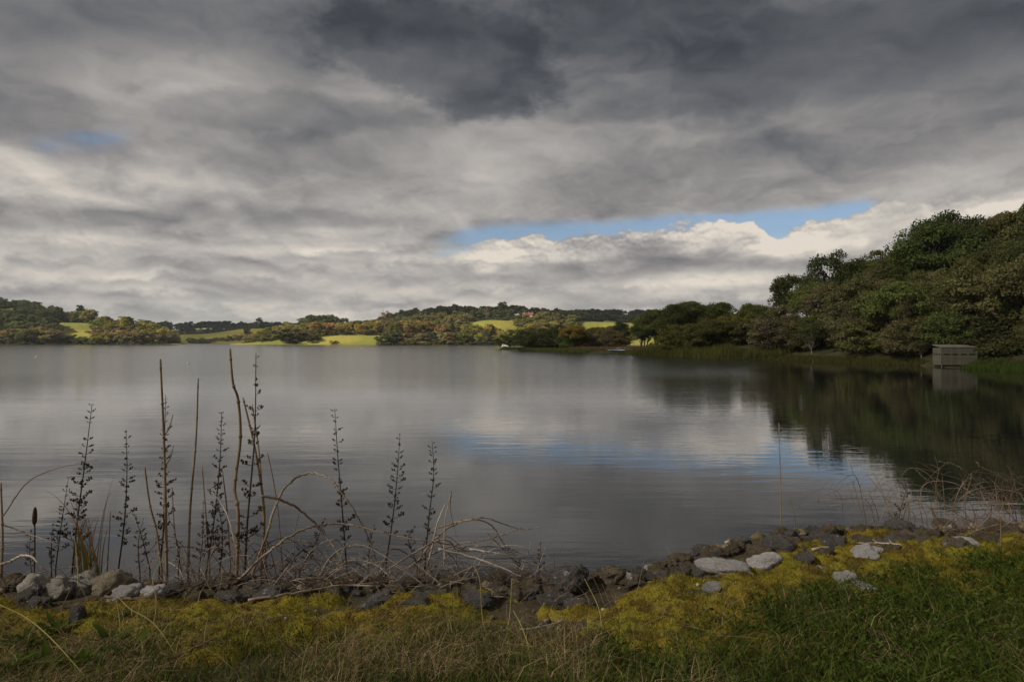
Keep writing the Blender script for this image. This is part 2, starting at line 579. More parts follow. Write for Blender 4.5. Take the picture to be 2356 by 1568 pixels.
def land_z(x, y):
    x, y = np.asarray(x, float), np.asarray(y, float)
    d = shore_dist(x, y)
    num, den = 0.0, 0.0
    for cx, cy, cz in zip(_cx, _cy, _cz):
        w = 1.0 / ((x - cx) ** 2 + (y - cy) ** 2 + 180.0) ** 1.7
        num, den = num + w * cz, den + w
    hill = num / den * smoothstep(0, 45, d) + 0.4 + 1.6 * (fbm(x / 40, y / 40, 3) - 0.5)
    s = np.interp(y, [125, 150, 185, 220], [0.34, 0.20, 0.05, 0.02])
    near = np.minimum(s * d, 20 + 0.05 * d) + 0.45 * smoothstep(0, 2.5, d) + 0.5 * (fbm(x / 6, y / 6, 3) - 0.5) * smoothstep(1, 6, d)
    near = near - 2.2 * np.exp(-(((x - 60.5) / 4.6) ** 4 + ((y - 91.5) / 4.2) ** 4)) * smoothstep(0, 2, near)
    near = np.where((np.abs(x - 60.5) < 4.5) & (np.abs(y - 91.5) < 4), np.maximum(near, np.minimum(0.12, near + 3)), near)
    k = smoothstep(330, 460, y)
    z = near * (1 - k) + hill * k
    return np.where(d > 0, z, np.maximum(-2.5, d * 0.5))

def land_z1(x, y):
    return float(land_z(np.array([x]), np.array([y]))[0])

def grid_land(name, xs, ys, drop=0.0):
    X, Y = np.meshgrid(xs, ys)
    Z = land_z(X, Y) - drop
    V = np.stack([X, Y, Z], -1).reshape(-1, 3)
    nx, ny = len(xs), len(ys)
    i = np.arange(nx * ny).reshape(ny, nx)
    F = np.stack([i[:-1, :-1], i[:-1, 1:], i[1:, 1:], i[1:, :-1]], -1).reshape(-1, 4)
    keep = (Z.reshape(-1)[F].max(1) > -2.4)
    return arr_mesh(name, V, F[keep], M['land'], True)

xs = np.unique(np.concatenate([np.arange(-3000, -700, 40.0), np.arange(-700, -20, 8.0), np.arange(-20, 130, 2.0), np.arange(130, 800, 8.0), np.arange(800, 3001, 40.0)]))
ys = np.unique(np.concatenate([np.arange(-60, 420, 2.5), np.arange(420, 1000, 7.0), np.arange(1000, 1500, 15.0), np.arange(1500, 3200, 50.0)]))
tag(put('terrain', grid_land('terrain', xs, ys)), kind='structure')

# ------------------------------------------------------------------ trees
def leaf_quads(C, N, size, rng, aspect=0.7):
    """one small quad for each centre C with normal N"""
    n = len(C)
    r = rng.normal(size=(n, 3))
    T = np.cross(N, r)
    T /= np.linalg.norm(T, axis=1, keepdims=True) + 1e-9
    B = np.cross(N, T)
    s = np.asarray(size).reshape(-1, 1)
    a, b = T * s, B * s * aspect
    V = np.stack([C - a, C - b * 0.9, C + a, C + b], 1).reshape(-1, 3)
    F = np.arange(n * 4).reshape(n, 4)
    return V, F

def crown_data(seed, kind, n_lobes, per, leaf):
    rng = np.random.default_rng(seed)
    Cs, Ns, Sz = [], [], []
    lobes = []
    def lobe(c, r, m):
        d = rng.normal(size=(m, 3))
        d /= np.linalg.norm(d, axis=1, keepdims=True)
        d[:, 2] = np.where(d[:, 2] < -0.35, -d[:, 2] * 0.6, d[:, 2])
        k = rng.uniform(0.55, 1.1, (m, 1)) ** 0.6
        P = np.array(c) + d * k * np.array([r, r, r * 0.78])
        Nn = d + rng.normal(size=(m, 3)) * 0.55
        Nn /= np.linalg.norm(Nn, axis=1, keepdims=True)
        Cs.append(P); Ns.append(Nn); Sz.append(leaf * rng.uniform(0.55, 1.3, m))
        lobes.append((np.array(c), r))
    if kind == 'conifer':
        for i in range(n_lobes):
            t = (i + 0.5) / n_lobes
            rr = 0.20 * (1 - t) ** 0.8 + 0.015
            a = rng.uniform(0, 6.28)
            lobe((math.cos(a) * rr * 0.6, math.sin(a) * rr * 0.6, 0.06 + 0.9 * t), rr * 0.62 + 0.02, per)
    else:
        zc, rz, rx = {'oak': (0.60, 0.36, 0.42), 'full': (0.50, 0.47, 0.42), 'tall': (0.58, 0.40, 0.27), 'shrub': (0.44, 0.50, 0.52), 'open': (0.60, 0.36, 0.38), 'sparse': (0.56, 0.40, 0.33)}[kind]
        for i in range(n_lobes):
            d = rng.normal(size=3)
            d /= np.linalg.norm(d)
            k = rng.uniform(0.35, 0.98) ** 0.5
            if d[2] < -0.3 and kind != 'shrub': d[2] *= 0.5
            wob = 1.0 + 0.22 * math.sin(3 * math.atan2(d[1], d[0]) + seed) + rng.normal() * 0.08
            c = np.array([d[0] * rx * k * wob, d[1] * rx * k * wob, zc + d[2] * rz * k])
            r = rng.uniform(0.085, 0.17) * (0.8 if kind in ('open', 'sparse') else 1.0) * (1.15 if kind == 'shrub' else 1.0)
            c[2] = min(max(c[2], r * 0.45), 1.0 - r * 0.7)
            lobe(c, r, per)
    C, N, Z = np.concatenate(Cs), np.concatenate(Ns), np.concatenate(Sz)
    ok = C[:, 2] > 0.005
    V, F = leaf_quads(C[ok], N[ok], Z[ok], rng)
    return V, F, lobes

def trunk_data(seed, kind, lobes, limbs, base_r):
    rng = random.Random(seed)
    b = MB()
    top = {'oak': 0.55, 'full': 0.5, 'tall': 0.75, 'shrub': 0.4, 'conifer': 0.95, 'open': 0.62, 'sparse': 0.85}[kind]
    pts = [Vector((rng.uniform(-.02, .02) * i, rng.uniform(-.02, .02) * i, -0.03 + (top + 0.03) * i / 5)) for i in range(6)]
    b.tube(pts, [base_r * (1.25 if i == 0 else 1 - 0.8 * i / 5) for i in range(6)], 6)
    for c, r in rng.sample(lobes, min(limbs, len(lobes))):
        c = Vector(c)
        s = pts[min(4, max(1, int(c.z / top * 3.2)))]
        mid = s.lerp(c, 0.5) + Vector((0, 0, -0.03))
        b.tube([s, mid, c], [base_r * 0.45, base_r * 0.28, base_r * 0.08], 4, cap=False)
    return b

TREE = {}
def tree_kind(key, kind, seeds, n_lobes, per, leaf, limbs, base_r=0.022, bark='bark'):
    lst = []
    for s in seeds:
        V, F, lobes = crown_data(s, kind, n_lobes, per, leaf)
        cm = arr_mesh('crown_' + key, V, F, M['leaf'])
        tm = trunk_data(s, kind, lobes, limbs, base_r).mesh('trunk_' + key, M[bark])
        lst.append((cm, tm))
    TREE[key] = lst

tree_kind('oak_far', 'full', range(10, 18), 44, 70, 0.038, 3)
tree_kind('oak_mass', 'full', range(110, 116), 34, 26, 0.062, 0)
tree_kind('shrub_mass', 'shrub', range(120, 124), 22, 18, 0.085, 0)
tree_kind('brush_mass', 'shrub', range(130, 134), 40, 40, 0.040, 0)
tree_kind('tall_far', 'tall', range(20, 25), 36, 60, 0.034, 3)
tree_kind('shrub_far', 'shrub', range(30, 34), 30, 28, 0.065, 3)
tree_kind('conifer_far', 'conifer', range(40, 42), 22, 30, 0.045, 0)
tree_kind('sparse_far', 'sparse', (45, 46), 40, 9, 0.030, 26, 0.022, 'pale_bark')
tree_kind('oak_near', 'oak', range(50, 55), 80, 190, 0.0155, 30)
tree_kind('tall_near', 'tall', range(60, 64), 70, 170, 0.0145, 30)
tree_kind('open_near', 'open', range(70, 73), 64, 120, 0.0145, 50, 0.026)
tree_kind('shrub_near', 'shrub', range(80, 84), 60, 150, 0.021, 14)
tree_kind('birch_near', 'sparse', range(90, 93), 60, 85, 0.013, 40, 0.014, 'pale_bark')

PLANTED = []
def plant(key, x, y, h, w=None, color=(0.05, 0.06, 0.02), label=None, group=None, name='broadleaf_tree', cat='tree', z=None, lean=(0, 0), rot=None):
    var = random.choice(TREE[key])
    o = empty(name, (x, y, (land_z1(x, y) if z is None else z) - 0.1))
    k = h if w is None else w
    o.scale = (k * random.uniform(0.92, 1.08), k * random.uniform(0.92, 1.08), h)
    o.rotation_euler = (lean[0], lean[1], random.uniform(0, 6.28) if rot is None else rot)
    c = put('crown', var[0], o)
    c.color = tuple(color) + (1.0,)
    put('trunk', var[1], o)
    tag(o, label, cat, group)
    PLANTED.append((x, y, 0.35 * k))
    return o

def jit(c, a=0.22):
    k = 1 + random.uniform(-a, a)
    return tuple(max(0.004, v * k * (1 + random.uniform(-a, a) * 0.4)) for v in c)

def px(X, D):
    return (X - 1178.0) * KPX * D, D

GREEN = (0.130, 0.145, 0.040); OLIVE = (0.225, 0.195, 0.055); DARK = (0.080, 0.095, 0.038)
GOLD = (0.360, 0.255, 0.055); RUST = (0.290, 0.190, 0.075); BROWN = (0.190, 0.150, 0.075); LIME = (0.310, 0.285, 0.055)

def in_field(X, D):
    for (xa, xb, da, db) in FIELDS:
        if xa < X < xb and da < D < db: return True
    return False
# meadows kept clear of trees, as (X range in the picture, distance range)
FIELDS = [(128, 218, 684, 772), (395, 612, 972, 1165), (752, 876, 612, 700), (1085, 1185, 742, 812), (1325, 1415, 782, 868), (1185, 1235, 808, 842), (2105, 2370, 60, 98), (1405, 1482, 180, 205), (1150, 1176, 278, 300), (1712, 1764, 118, 142)]

def scatter(Xr, Dr, n, keys, hr, wr, cols, label, group, gap=0.8, name='broadleaf_tree', cat='tree', dmin=2.0, tries=14):
    made = 0
    for _ in range(n * tries):
        if made >= n: break
        X, D = random.uniform(*Xr), random.uniform(*Dr)
        if in_field(X, D): continue
        x, y = px(X, D)
        h = random.uniform(*hr)
        w = h * random.uniform(*wr)
        r = 0.35 * w
        if any((x - a) ** 2 + (y - b) ** 2 < ((r + c) * gap) ** 2 for a, b, c in PLANTED): continue
        if float(shore_dist(np.array([x]), np.array([y]))[0]) < dmin: continue
        col = jit(random.choice(cols))
        t = (h - hr[0]) / (hr[1] - hr[0] + 1e-6)
        look = ('low ' if t < 0.33 else 'medium ' if t < 0.67 else 'tall ') + hue_word(col)
        key = random.choice(keys)
        kind = name
        if name == 'broadleaf_tree':
            kind = {'oak': 'round_crowned_tree', 'tall': 'tall_crowned_tree', 'shrub': 'bushy_tree', 'birch': 'slender_tree'}[key.split('_')[0]]
        plant(key, x, y, h, w, col, look + ' ' + label + ', ' + part_of(X, Xr), group, kind, cat)
        made += 1
    return made

# --- single trees one can point to
x, y = px(597, 1165); plant('oak_far', x, y, 19, 17, DARK, 'lone round dark tree on the skyline above the far meadow', None, 'oak_tree')
x, y = px(569, 1000); plant('oak_far', x, y, 16, 13, DARK, 'single dark rounded tree standing low in the far green meadow', None, 'oak_tree')
x, y = px(888, 705); plant('sparse_far', x, y, 26, 24, (0.19, 0.125, 0.062), 'pale bare-limbed pinkish tree standing behind the bright shore meadow', None, 'bare_tree')
x, y = px(1038, 668); plant('conifer_far', x, y, 21, 23, DARK, 'dark pointed conifer among the lit trees left of the small hill meadow', None, 'conifer_tree')
x, y = px(1010, 672); plant('conifer_far', x, y, 18, 20, DARK, 'shorter dark conifer just left of the pointed conifer', None, 'conifer_tree')
x, y = px(1135, 640); plant('conifer_far', x, y, 16, 21, (0.04, 0.055, 0.018), 'dark conifer in front of the small hill meadow', None, 'conifer_tree')
x, y = px(672, 652); plant('shrub_far', x, y, 15, 27, (0.045, 0.042, 0.018), 'big dark domed shrub at the shore left of the bright meadow', None, 'domed_shrub', 'shrub')
x, y = px(770, 632); plant('shrub_far', x, y, 4, 8, (0.045, 0.05, 0.018), 'small dark bush in front of the bright shore meadow', None, 'bush', 'shrub')
x, y = px(1155, 888); plant('oak_far', x, y, 19, 14, GREEN, 'tall thin-crowned tree poking above the wood on the hilltop', None, 'oak_tree')
x, y = px(1120, 835); plant('sparse_far', x, y, 20, 12, BROWN, 'pale bare trunk at the top edge of the small hill meadow', None, 'bare_tree')
x, y = px(185, 800); plant('oak_far', x, y, 21, 19, (0.05, 0.06, 0.018), 'tall round tree on the skyline above the left hill meadow', None, 'oak_tree')

# --- left hill
scatter((-60, 125), (662, 695), 22, ['oak_far', 'shrub_far'], (13, 17), (1.1, 1.5), [OLIVE, BROWN, DARK, DARK, GREEN], 'tree by the water on the left shore', 'trees along the left shore', 0.5)
scatter((125, 225), (662, 680), 9, ['shrub_far'], (6, 8), (1.4, 2.0), [DARK, GREEN], 'bush by the water below the left hill meadow', 'bushes below the left meadow', 0.45, 'bush', 'shrub')
scatter((225, 400), (664, 700), 18, ['shrub_far', 'oak_far'], (10, 14), (1.2, 1.6), [OLIVE, BROWN, GREEN, RUST], 'tree by the water near the left point', 'trees on the left point', 0.5)
scatter((115, 235), (772, 800), 10, ['oak_far', 'tall_far'], (13, 17), (0.9, 1.2), [DARK, GREEN, OLIVE], 'tree in the row above the left hill meadow', 'trees above the left meadow', 0.5)
scatter((218, 400), (705, 760), 20, ['tall_far', 'oak_far'], (14, 18), (0.9, 1.2), [OLIVE, LIME, GREEN, OLIVE], 'tree in the wood right of the left meadow', 'trees right of the left meadow', 0.5)
# --- far valley
scatter((395, 640), (958, 985), 26, ['shrub_far'], (5, 8.5), (1.6, 2.3), [DARK, BROWN, GREEN], 'hedge bush along the far shore', 'hedge bushes on the far shore', 0.45, 'bush', 'shrub')
scatter((570, 735), (690, 880), 26, ['oak_far', 'shrub_far'], (9, 13), (1.3, 1.7), [OLIVE, GREEN, LIME, OLIVE], 'tree between the far meadow and domed shrub', 'trees around the inlet', 0.5, dmin=3)
# --- middle hill
scatter((600, 748), (642, 700), 14, ['oak_far', 'shrub_far'], (8, 12), (1.3, 1.7), [OLIVE, GREEN, BROWN, OLIVE], 'tree by the water left of the bright meadow', 'trees left of the bright meadow', 0.45, dmin=2)
scatter((700, 930), (705, 770), 24, ['oak_far'], (13, 16), (1.1, 1.4), [RUST, OLIVE, GOLD, OLIVE, GREEN], 'tree behind the bright shore meadow', 'trees behind the bright meadow', 0.5)
scatter((880, 1120), (618, 640), 18, ['shrub_far', 'oak_far'], (9, 12), (1.3, 1.7), [DARK, DARK, BROWN, GREEN], 'tree at the water right of the bright meadow', 'trees at the middle shore', 0.45)
scatter((1085, 1190), (618, 660), 10, ['shrub_far', 'oak_far'], (8, 11), (1.3, 1.6), [LIME, OLIVE, OLIVE], 'tree at the water below the small hill meadow', 'light green shore trees', 0.5)
scatter((890, 1095), (645, 760), 42, ['oak_far', 'tall_far', 'oak_far'], (12, 16), (1.0, 1.4), [OLIVE, RUST, GREEN, OLIVE, LIME, BROWN], 'tree on the slope left of the small hill meadow', 'trees on the middle slope', 0.52)
scatter((1085, 1330), (680, 738), 26, ['oak_far', 'shrub_far'], (9, 12), (1.2, 1.5), [OLIVE, GOLD, LIME, RUST, OLIVE, LIME], 'tree on the slope below the brick house', 'trees below the house', 0.5)
scatter((1180, 1330), (630, 680), 14, ['oak_far', 'shrub_far'], (8, 11), (1.3, 1.6), [LIME, GOLD, (0.36, 0.22, 0.02), OLIVE], 'tree low on the slope behind the spit', 'yellow trees behind the spit', 0.5)
scatter((1300, 1470), (640, 755), 24, ['oak_far', 'shrub_far'], (9, 12), (1.3, 1.6), [OLIVE, OLIVE, GOLD, GREEN], 'tree below the straw-coloured meadow', 'trees below the straw meadow', 0.5)
scatter((1185, 1325), (745, 805), 18, ['oak_far'], (9, 12), (1.2, 1.5), [OLIVE, GREEN, GOLD, LIME], 'tree just in front of the brick house', 'trees by the house', 0.5)

# --- far woods that read as one mass
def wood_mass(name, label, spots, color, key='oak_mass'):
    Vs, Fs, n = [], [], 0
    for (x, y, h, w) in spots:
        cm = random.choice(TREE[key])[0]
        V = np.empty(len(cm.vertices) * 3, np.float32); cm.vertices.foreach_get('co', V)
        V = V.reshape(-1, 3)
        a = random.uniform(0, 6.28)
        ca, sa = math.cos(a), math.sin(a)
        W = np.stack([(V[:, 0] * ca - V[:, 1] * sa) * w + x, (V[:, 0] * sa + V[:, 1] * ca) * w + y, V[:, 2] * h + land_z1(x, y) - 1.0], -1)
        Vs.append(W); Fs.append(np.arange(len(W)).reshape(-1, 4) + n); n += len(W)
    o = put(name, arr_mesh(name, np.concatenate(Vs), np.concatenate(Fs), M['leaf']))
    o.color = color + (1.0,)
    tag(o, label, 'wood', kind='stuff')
def spots(Xr, Dr, n, hr, wr):
    out = []
    for _ in range(n):
        D = random.uniform(*Dr)
        x, y = px(random.uniform(*Xr), D)
        out.append((x, y, random.uniform(*hr), random.uniform(*wr)))
    return out
wood_mass('hill_wood', 'dense dark green wood over the left hilltop', spots((-140, 125), (700, 830), 100, (12, 16), (16, 23)), (0.085, 0.100, 0.036))
wood_mass('hill_wood', 'olive wood filling the slope right of the left hill meadow', spots((224, 400), (702, 768), 44, (10, 13), (14, 20)), (0.16, 0.15, 0.05))
wood_mass('hill_wood', 'dark wood on the crest above the bright shore meadow', spots((690, 935), (775, 900), 80, (11, 14), (14, 20)), (0.10, 0.11, 0.04))
wood_mass('hill_wood', 'green wood on the slope between the two small hill meadows', spots((1190, 1322), (758, 806), 34, (9, 12), (13, 18)) + spots((1240, 1325), (800, 850), 26, (10, 13), (13, 18)), (0.16, 0.15, 0.045))
wood_mass('hill_wood', 'olive wood on the slope left of the small hill meadow', spots((930, 1080), (755, 852), 70, (10, 14), (13, 19)), (0.17, 0.15, 0.048))
wood_mass('hill_wood', 'long dark wood along the hilltop skyline in the middle', spots((925, 1345), (850, 940), 115, (12, 16), (15, 22)), (0.09, 0.097, 0.04))
wood_mass('hill_wood', 'dark wood above the straw-coloured meadow', spots((1295, 1520), (876, 980), 60, (12, 15), (15, 22)), (0.08, 0.095, 0.04))
wood_mass('undergrowth', 'low bushes along the water of the middle shore', spots((880, 1190), (612, 622), 46, (3, 6), (9, 13)), (0.11, 0.105, 0.042), 'shrub_mass')
wood_mass('undergrowth', 'low bushes along the water of the left shore', spots((-90, 398), (655, 668), 60, (3, 6), (9, 13)), (0.09, 0.09, 0.04), 'shrub_mass')
wood_mass('undergrowth', 'hedge along the top of the small hill meadow', spots((1080, 1195), (816, 850), 40, (4, 7), (9, 13)), (0.09, 0.10, 0.04), 'shrub_mass')
wood_mass('undergrowth', 'hedge along the top of the far green meadow', spots((380, 625), (1168, 1195), 70, (6, 10), (13, 19)), (0.07, 0.085, 0.04), 'shrub_mass')
wood_mass('undergrowth', 'brushwood under the tree row above the left hill meadow', spots((60, 240), (774, 812), 50, (6, 9), (11, 15)), (0.10, 0.11, 0.042), 'shrub_mass')
wood_mass('undergrowth', 'brushwood along the water at the foot of the left hill', spots((-80, 130), (664, 702), 46, (5, 8), (11, 15)), (0.10, 0.10, 0.042), 'shrub_mass')
wood_mass('undergrowth', 'bushes around the water of the far inlet', spots((575, 735), (660, 800), 40, (4, 7), (11, 16)), (0.14, 0.13, 0.05), 'shrub_mass')
wood_mass('undergrowth', 'brushwood filling the ground under the trees right of the left hill meadow', spots((222, 398), (668, 760), 40, (4, 6), (10, 14)), (0.16, 0.15, 0.055), 'shrub_mass')
wood_mass('undergrowth', 'brushwood filling the ground under the trees of the middle slope', [s_ for s_ in spots((885, 1470), (618, 760), 170, (4, 6), (10, 15)) if not in_field(s_[0] / (KPX * s_[1]) + 1178, s_[1])], (0.17, 0.155, 0.055), 'shrub_mass')
wood_mass('undergrowth', 'brushwood under the golden trees behind the bright meadow', spots((570, 900), (702, 780), 60, (4, 6), (10, 14)), (0.12, 0.115, 0.045), 'shrub_mass')
wood_mass('distant_wood', 'distant dark wood behind the far green meadow', spots((320, 740), (1185, 1380), 95, (13, 18), (16, 24)), (0.040, 0.056, 0.036))
wood_mass('distant_wood', 'distant dark wood on the ridge right of the brick house', spots((1260, 1540), (1130, 1260), 85, (13, 17), (16, 24)), (0.042, 0.056, 0.034))

# --- wood on the right shore, from the spit to the near bank
x, y = px(1822, 148); plant('oak_near', x, y, 13, 11, (0.073, 0.081, 0.030), 'dark round-headed oak at the lower left end of the tall wood', None, 'oak_tree', rot=1.0)
x, y = px(1908, 140); plant('open_near', x, y, 17, 14.5, (0.068, 0.086, 0.031), 'tall open-crowned oak standing against the clouds, second from the wood edge', None, 'oak_tree', rot=2.0)
x, y = px(2030, 138); plant('open_near', x, y, 14.5, 12, (0.108, 0.119, 0.035), 'thin-topped lighter green tree between the open oak and the tallest trees', None, 'ash_tree')
x, y = px(2180, 128); plant('oak_near', x, y, 17.5, 14, (0.061, 0.081, 0.030), 'tall dark tree whose crown steps up highest at the left of the wood top', None, 'oak_tree')
x, y = px(1427, 235); plant('tall_near', x, y, 9.5, 11, (0.054, 0.073, 0.035), 'dark upright evergreen standing alone on the spit left of the wood', None, 'evergreen_tree')
TOPC = [(0.081, 0.096, 0.033), (0.091, 0.100, 0.034), (0.108, 0.111, 0.038), (0.074, 0.086, 0.033)]
MIDC = [(0.130, 0.131, 0.048), (0.139, 0.127, 0.058), (0.100, 0.113, 0.040), (0.150, 0.134, 0.069), (0.120, 0.134, 0.043)]
scatter((2222, 2420), (116, 134), 11, ['oak_near', 'oak_near', 'tall_near'], (12.5, 14.5), (0.9, 1.1), TOPC, 'tree on the level skyline at the right edge', 'skyline trees at the right edge', 0.5, dmin=24)
scatter((2120, 2215), (120, 134), 6, ['oak_near', 'oak_near', 'tall_near'], (14.5, 16.5), (0.8, 1.0), TOPC, 'tree at the highest step of the right-hand skyline', 'highest trees of the right wood', 0.5, dmin=24)
scatter((2150, 2520), (100, 128), 14, ['oak_near', 'oak_near', 'tall_near'], (9, 12), (0.85, 1.05), TOPC, 'tree high on the slope of the right-hand wood', 'trees high in the right wood', 0.55, dmin=24)
scatter((1960, 2110), (122, 150), 9, ['oak_near', 'tall_near'], (11, 14), (0.9, 1.1), TOPC, 'tree in the dip right of the open oak', 'trees below the wood top', 0.5, dmin=14)
scatter((1800, 2500), (88, 142), 44, ['tall_near', 'birch_near', 'oak_near', 'shrub_near'], (8, 12), (0.8, 1.1), MIDC, 'tree on the lower slope of the right-hand wood', 'trees on the lower right slope', 0.46, dmin=5)
scatter((1760, 2480), (72, 140), 95, ['shrub_near', 'shrub_near', 'shrub_near', 'birch_near'], (3.5, 6.5), (1.1, 1.5), MIDC + [(0.121, 0.103, 0.057)], 'shrub by the water below the right-hand wood', 'shrubs along the right shore', 0.32, 'shore_shrub', 'shrub', dmin=1.2, tries=40)
scatter((1455, 1745), (165, 240), 36, ['oak_near', 'oak_near', 'tall_near'], (9, 12.5), (0.95, 1.2), [(0.089, 0.103, 0.030), (0.111, 0.116, 0.035), (0.076, 0.092, 0.030)], 'tree in the wood behind the reeds', 'trees behind the reeds', 0.5, dmin=7)
scatter((1480, 1790), (135, 190), 34, ['shrub_near', 'shrub_near', 'oak_near'], (4, 7.5), (1.0, 1.4), [(0.111, 0.103, 0.038), (0.089, 0.103, 0.032), (0.135, 0.135, 0.032)], 'bush just behind the reed bed', 'bushes behind the reeds', 0.42, 'bush', 'shrub', dmin=2.5, tries=30)
scatter((1146, 1425), (222, 312), 44, ['shrub_near', 'oak_near', 'shrub_near'], (6, 9), (1.0, 1.4), [(0.111, 0.127, 0.035), (0.149, 0.135, 0.038), (0.169, 0.135, 0.057), (0.086, 0.103, 0.035), (0.196, 0.169, 0.038)], 'shrub on the low spit', 'shrubs on the spit', 0.42, 'shore_shrub', 'shrub', dmin=1.8, tries=30)
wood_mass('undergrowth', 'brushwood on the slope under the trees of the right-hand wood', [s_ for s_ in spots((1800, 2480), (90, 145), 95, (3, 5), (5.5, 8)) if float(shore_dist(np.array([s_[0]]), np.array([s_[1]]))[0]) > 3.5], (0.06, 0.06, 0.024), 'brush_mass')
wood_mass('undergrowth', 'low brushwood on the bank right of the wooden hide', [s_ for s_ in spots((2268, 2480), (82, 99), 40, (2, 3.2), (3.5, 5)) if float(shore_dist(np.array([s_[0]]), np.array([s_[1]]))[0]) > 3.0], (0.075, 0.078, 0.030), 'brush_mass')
x, y = px(1345, 225); plant('shrub_near', x, y, 2.4, 4.5, (0.189, 0.074, 0.061), 'low reddish bush on the spit left of the canoes', None, 'bush', 'shrub')
x, y = px(1395, 208); plant('birch_near', x, y, 6.5, 7, (0.149, 0.121, 0.065), 'brown twiggy shrub overhanging the water beside the canoes', None, 'shore_shrub', 'shrub')
# leaning pale trunks inside the wood
for (X, D, h, ln, lab) in [(1990, 112, 9, (0.0, -0.35), 'leaning pale dead trunk low in the left of the right-hand wood'), (2290, 96, 8, (0.05, -0.5), 'leaning pale trunk just right of the wooden hide'), (2080, 104, 9, (0, 0.08), 'upright pale birch trunk in the middle of the right-hand wood'), (2010, 120, 13, (0.0, -0.1), 'tall pale stem rising through the wood below the thin-topped tree')]:
    x, y = px(X, D); plant('birch_near', x, y, h, h * 0.55, (0.121, 0.108, 0.049), lab, None, 'birch_tree', lean=ln)

# keep the tip of the spit open round the sheeted boat, and the front of the hide
for o in [e for e in COL.objects if e.type == 'EMPTY' and e.get('category') in ('shrub', 'tree')]:
    if o.get('group'):
        x, y = o.location.x, o.location.y
        X = x / (KPX * y) + 1178
        half = 0.5 * o.scale.x / (KPX * y)
        if (240 < y < 292 and X - half < 1172 and X + half > 1150) or (70 < y < 91 and X - half < 2245 and X + half > 2148):
            for c in list(o.children): bpy.data.objects.remove(c)
            bpy.data.objects.remove(o)

# ------------------------------------------------------------------ unseen clouds added overhead, shaped to shade the near lake and the hill crests
def cloud_mat():
    m, g = mat_new('cloud_vapour')
    d = g.node('ShaderNodeBsdfDiffuse'); g.put(d.inputs[0], (0.9, 0.9, 0.9))
    t = g.node('ShaderNodeBsdfTranslucent'); g.put(t.inputs[0], (0.9, 0.9, 0.9))
    a = g.node('ShaderNodeMixShader'); a.inputs[0].default_value = 0.5
    g.t.links.new(d.outputs[0], a.inputs[1]); g.t.links.new(t.outputs[0], a.inputs[2])
    tr = g.node('ShaderNodeBsdfTransparent')
    b = g.node('ShaderNodeMixShader'); b.inputs[0].default_value = CLOUD_CLEAR
    g.t.links.new(a.outputs[0], b.inputs[1]); g.t.links.new(tr.outputs[0], b.inputs[2])
    mat_out(g, b)
    return m
CLOUD_CLEAR = 0.58
CLOUD_H = 600.0
M['cloud'] = cloud_mat()
def cloud(name, label, gx0, gx1, gy0, gy1, seed):
    """an unseen heaped cloud with flat base, shaped so its shadow falls on the ground between gx0..gx1, gy0..gy1"""
    k = CLOUD_H / sdir.z
    ox, oy = sdir.x * k, sdir.y * k
    n = 90
    xs_, ys_ = np.linspace(gx0 + ox, gx1 + ox, n), np.linspace(gy0 + oy, gy1 + oy, n)
    X, Y = np.meshgrid(xs_, ys_)
    U, W = np.meshgrid(np.linspace(-1, 1, n), np.linspace(-1, 1, n))
    edge = 1.0 - np.maximum(np.abs(U), np.abs(W)) ** 3
    f = fbm(X / 170 + seed, Y / 170 - seed, 5)
    dens = edge * 1.25 + (f - 0.5) * 1.5 - 0.30
    top = np.clip(dens, 0, None) ** 0.6 * 130 * (0.6 + 0.8 * fbm(X / 60 + seed, Y / 60, 4))
    bot = -np.clip(dens, 0, None) ** 0.5 * 18 * (0.5 + fbm(X / 50, Y / 50 + seed, 3))
    keepv = dens > 0
    V = np.concatenate([np.stack([X, Y, CLOUD_H + top], -1).reshape(-1, 3), np.stack([X, Y, CLOUD_H + bot], -1).reshape(-1, 3)])
    i = np.arange(n * n).reshape(n, n)
    F = np.stack([i[:-1, :-1], i[:-1, 1:], i[1:, 1:], i[1:, :-1]], -1).reshape(-1, 4)
    F = F[keepv.reshape(-1)[F].any(1)]
    o = put(name, arr_mesh(name, V, np.concatenate([F, F[:, ::-1] + n * n]), M['cloud'], True))
    tag(o, kind='structure')
cloud('cloud', '', -900, 430, -700, 470, 3.1)
cloud('cloud', '', -760, 700, 860, 1400, 8.7)

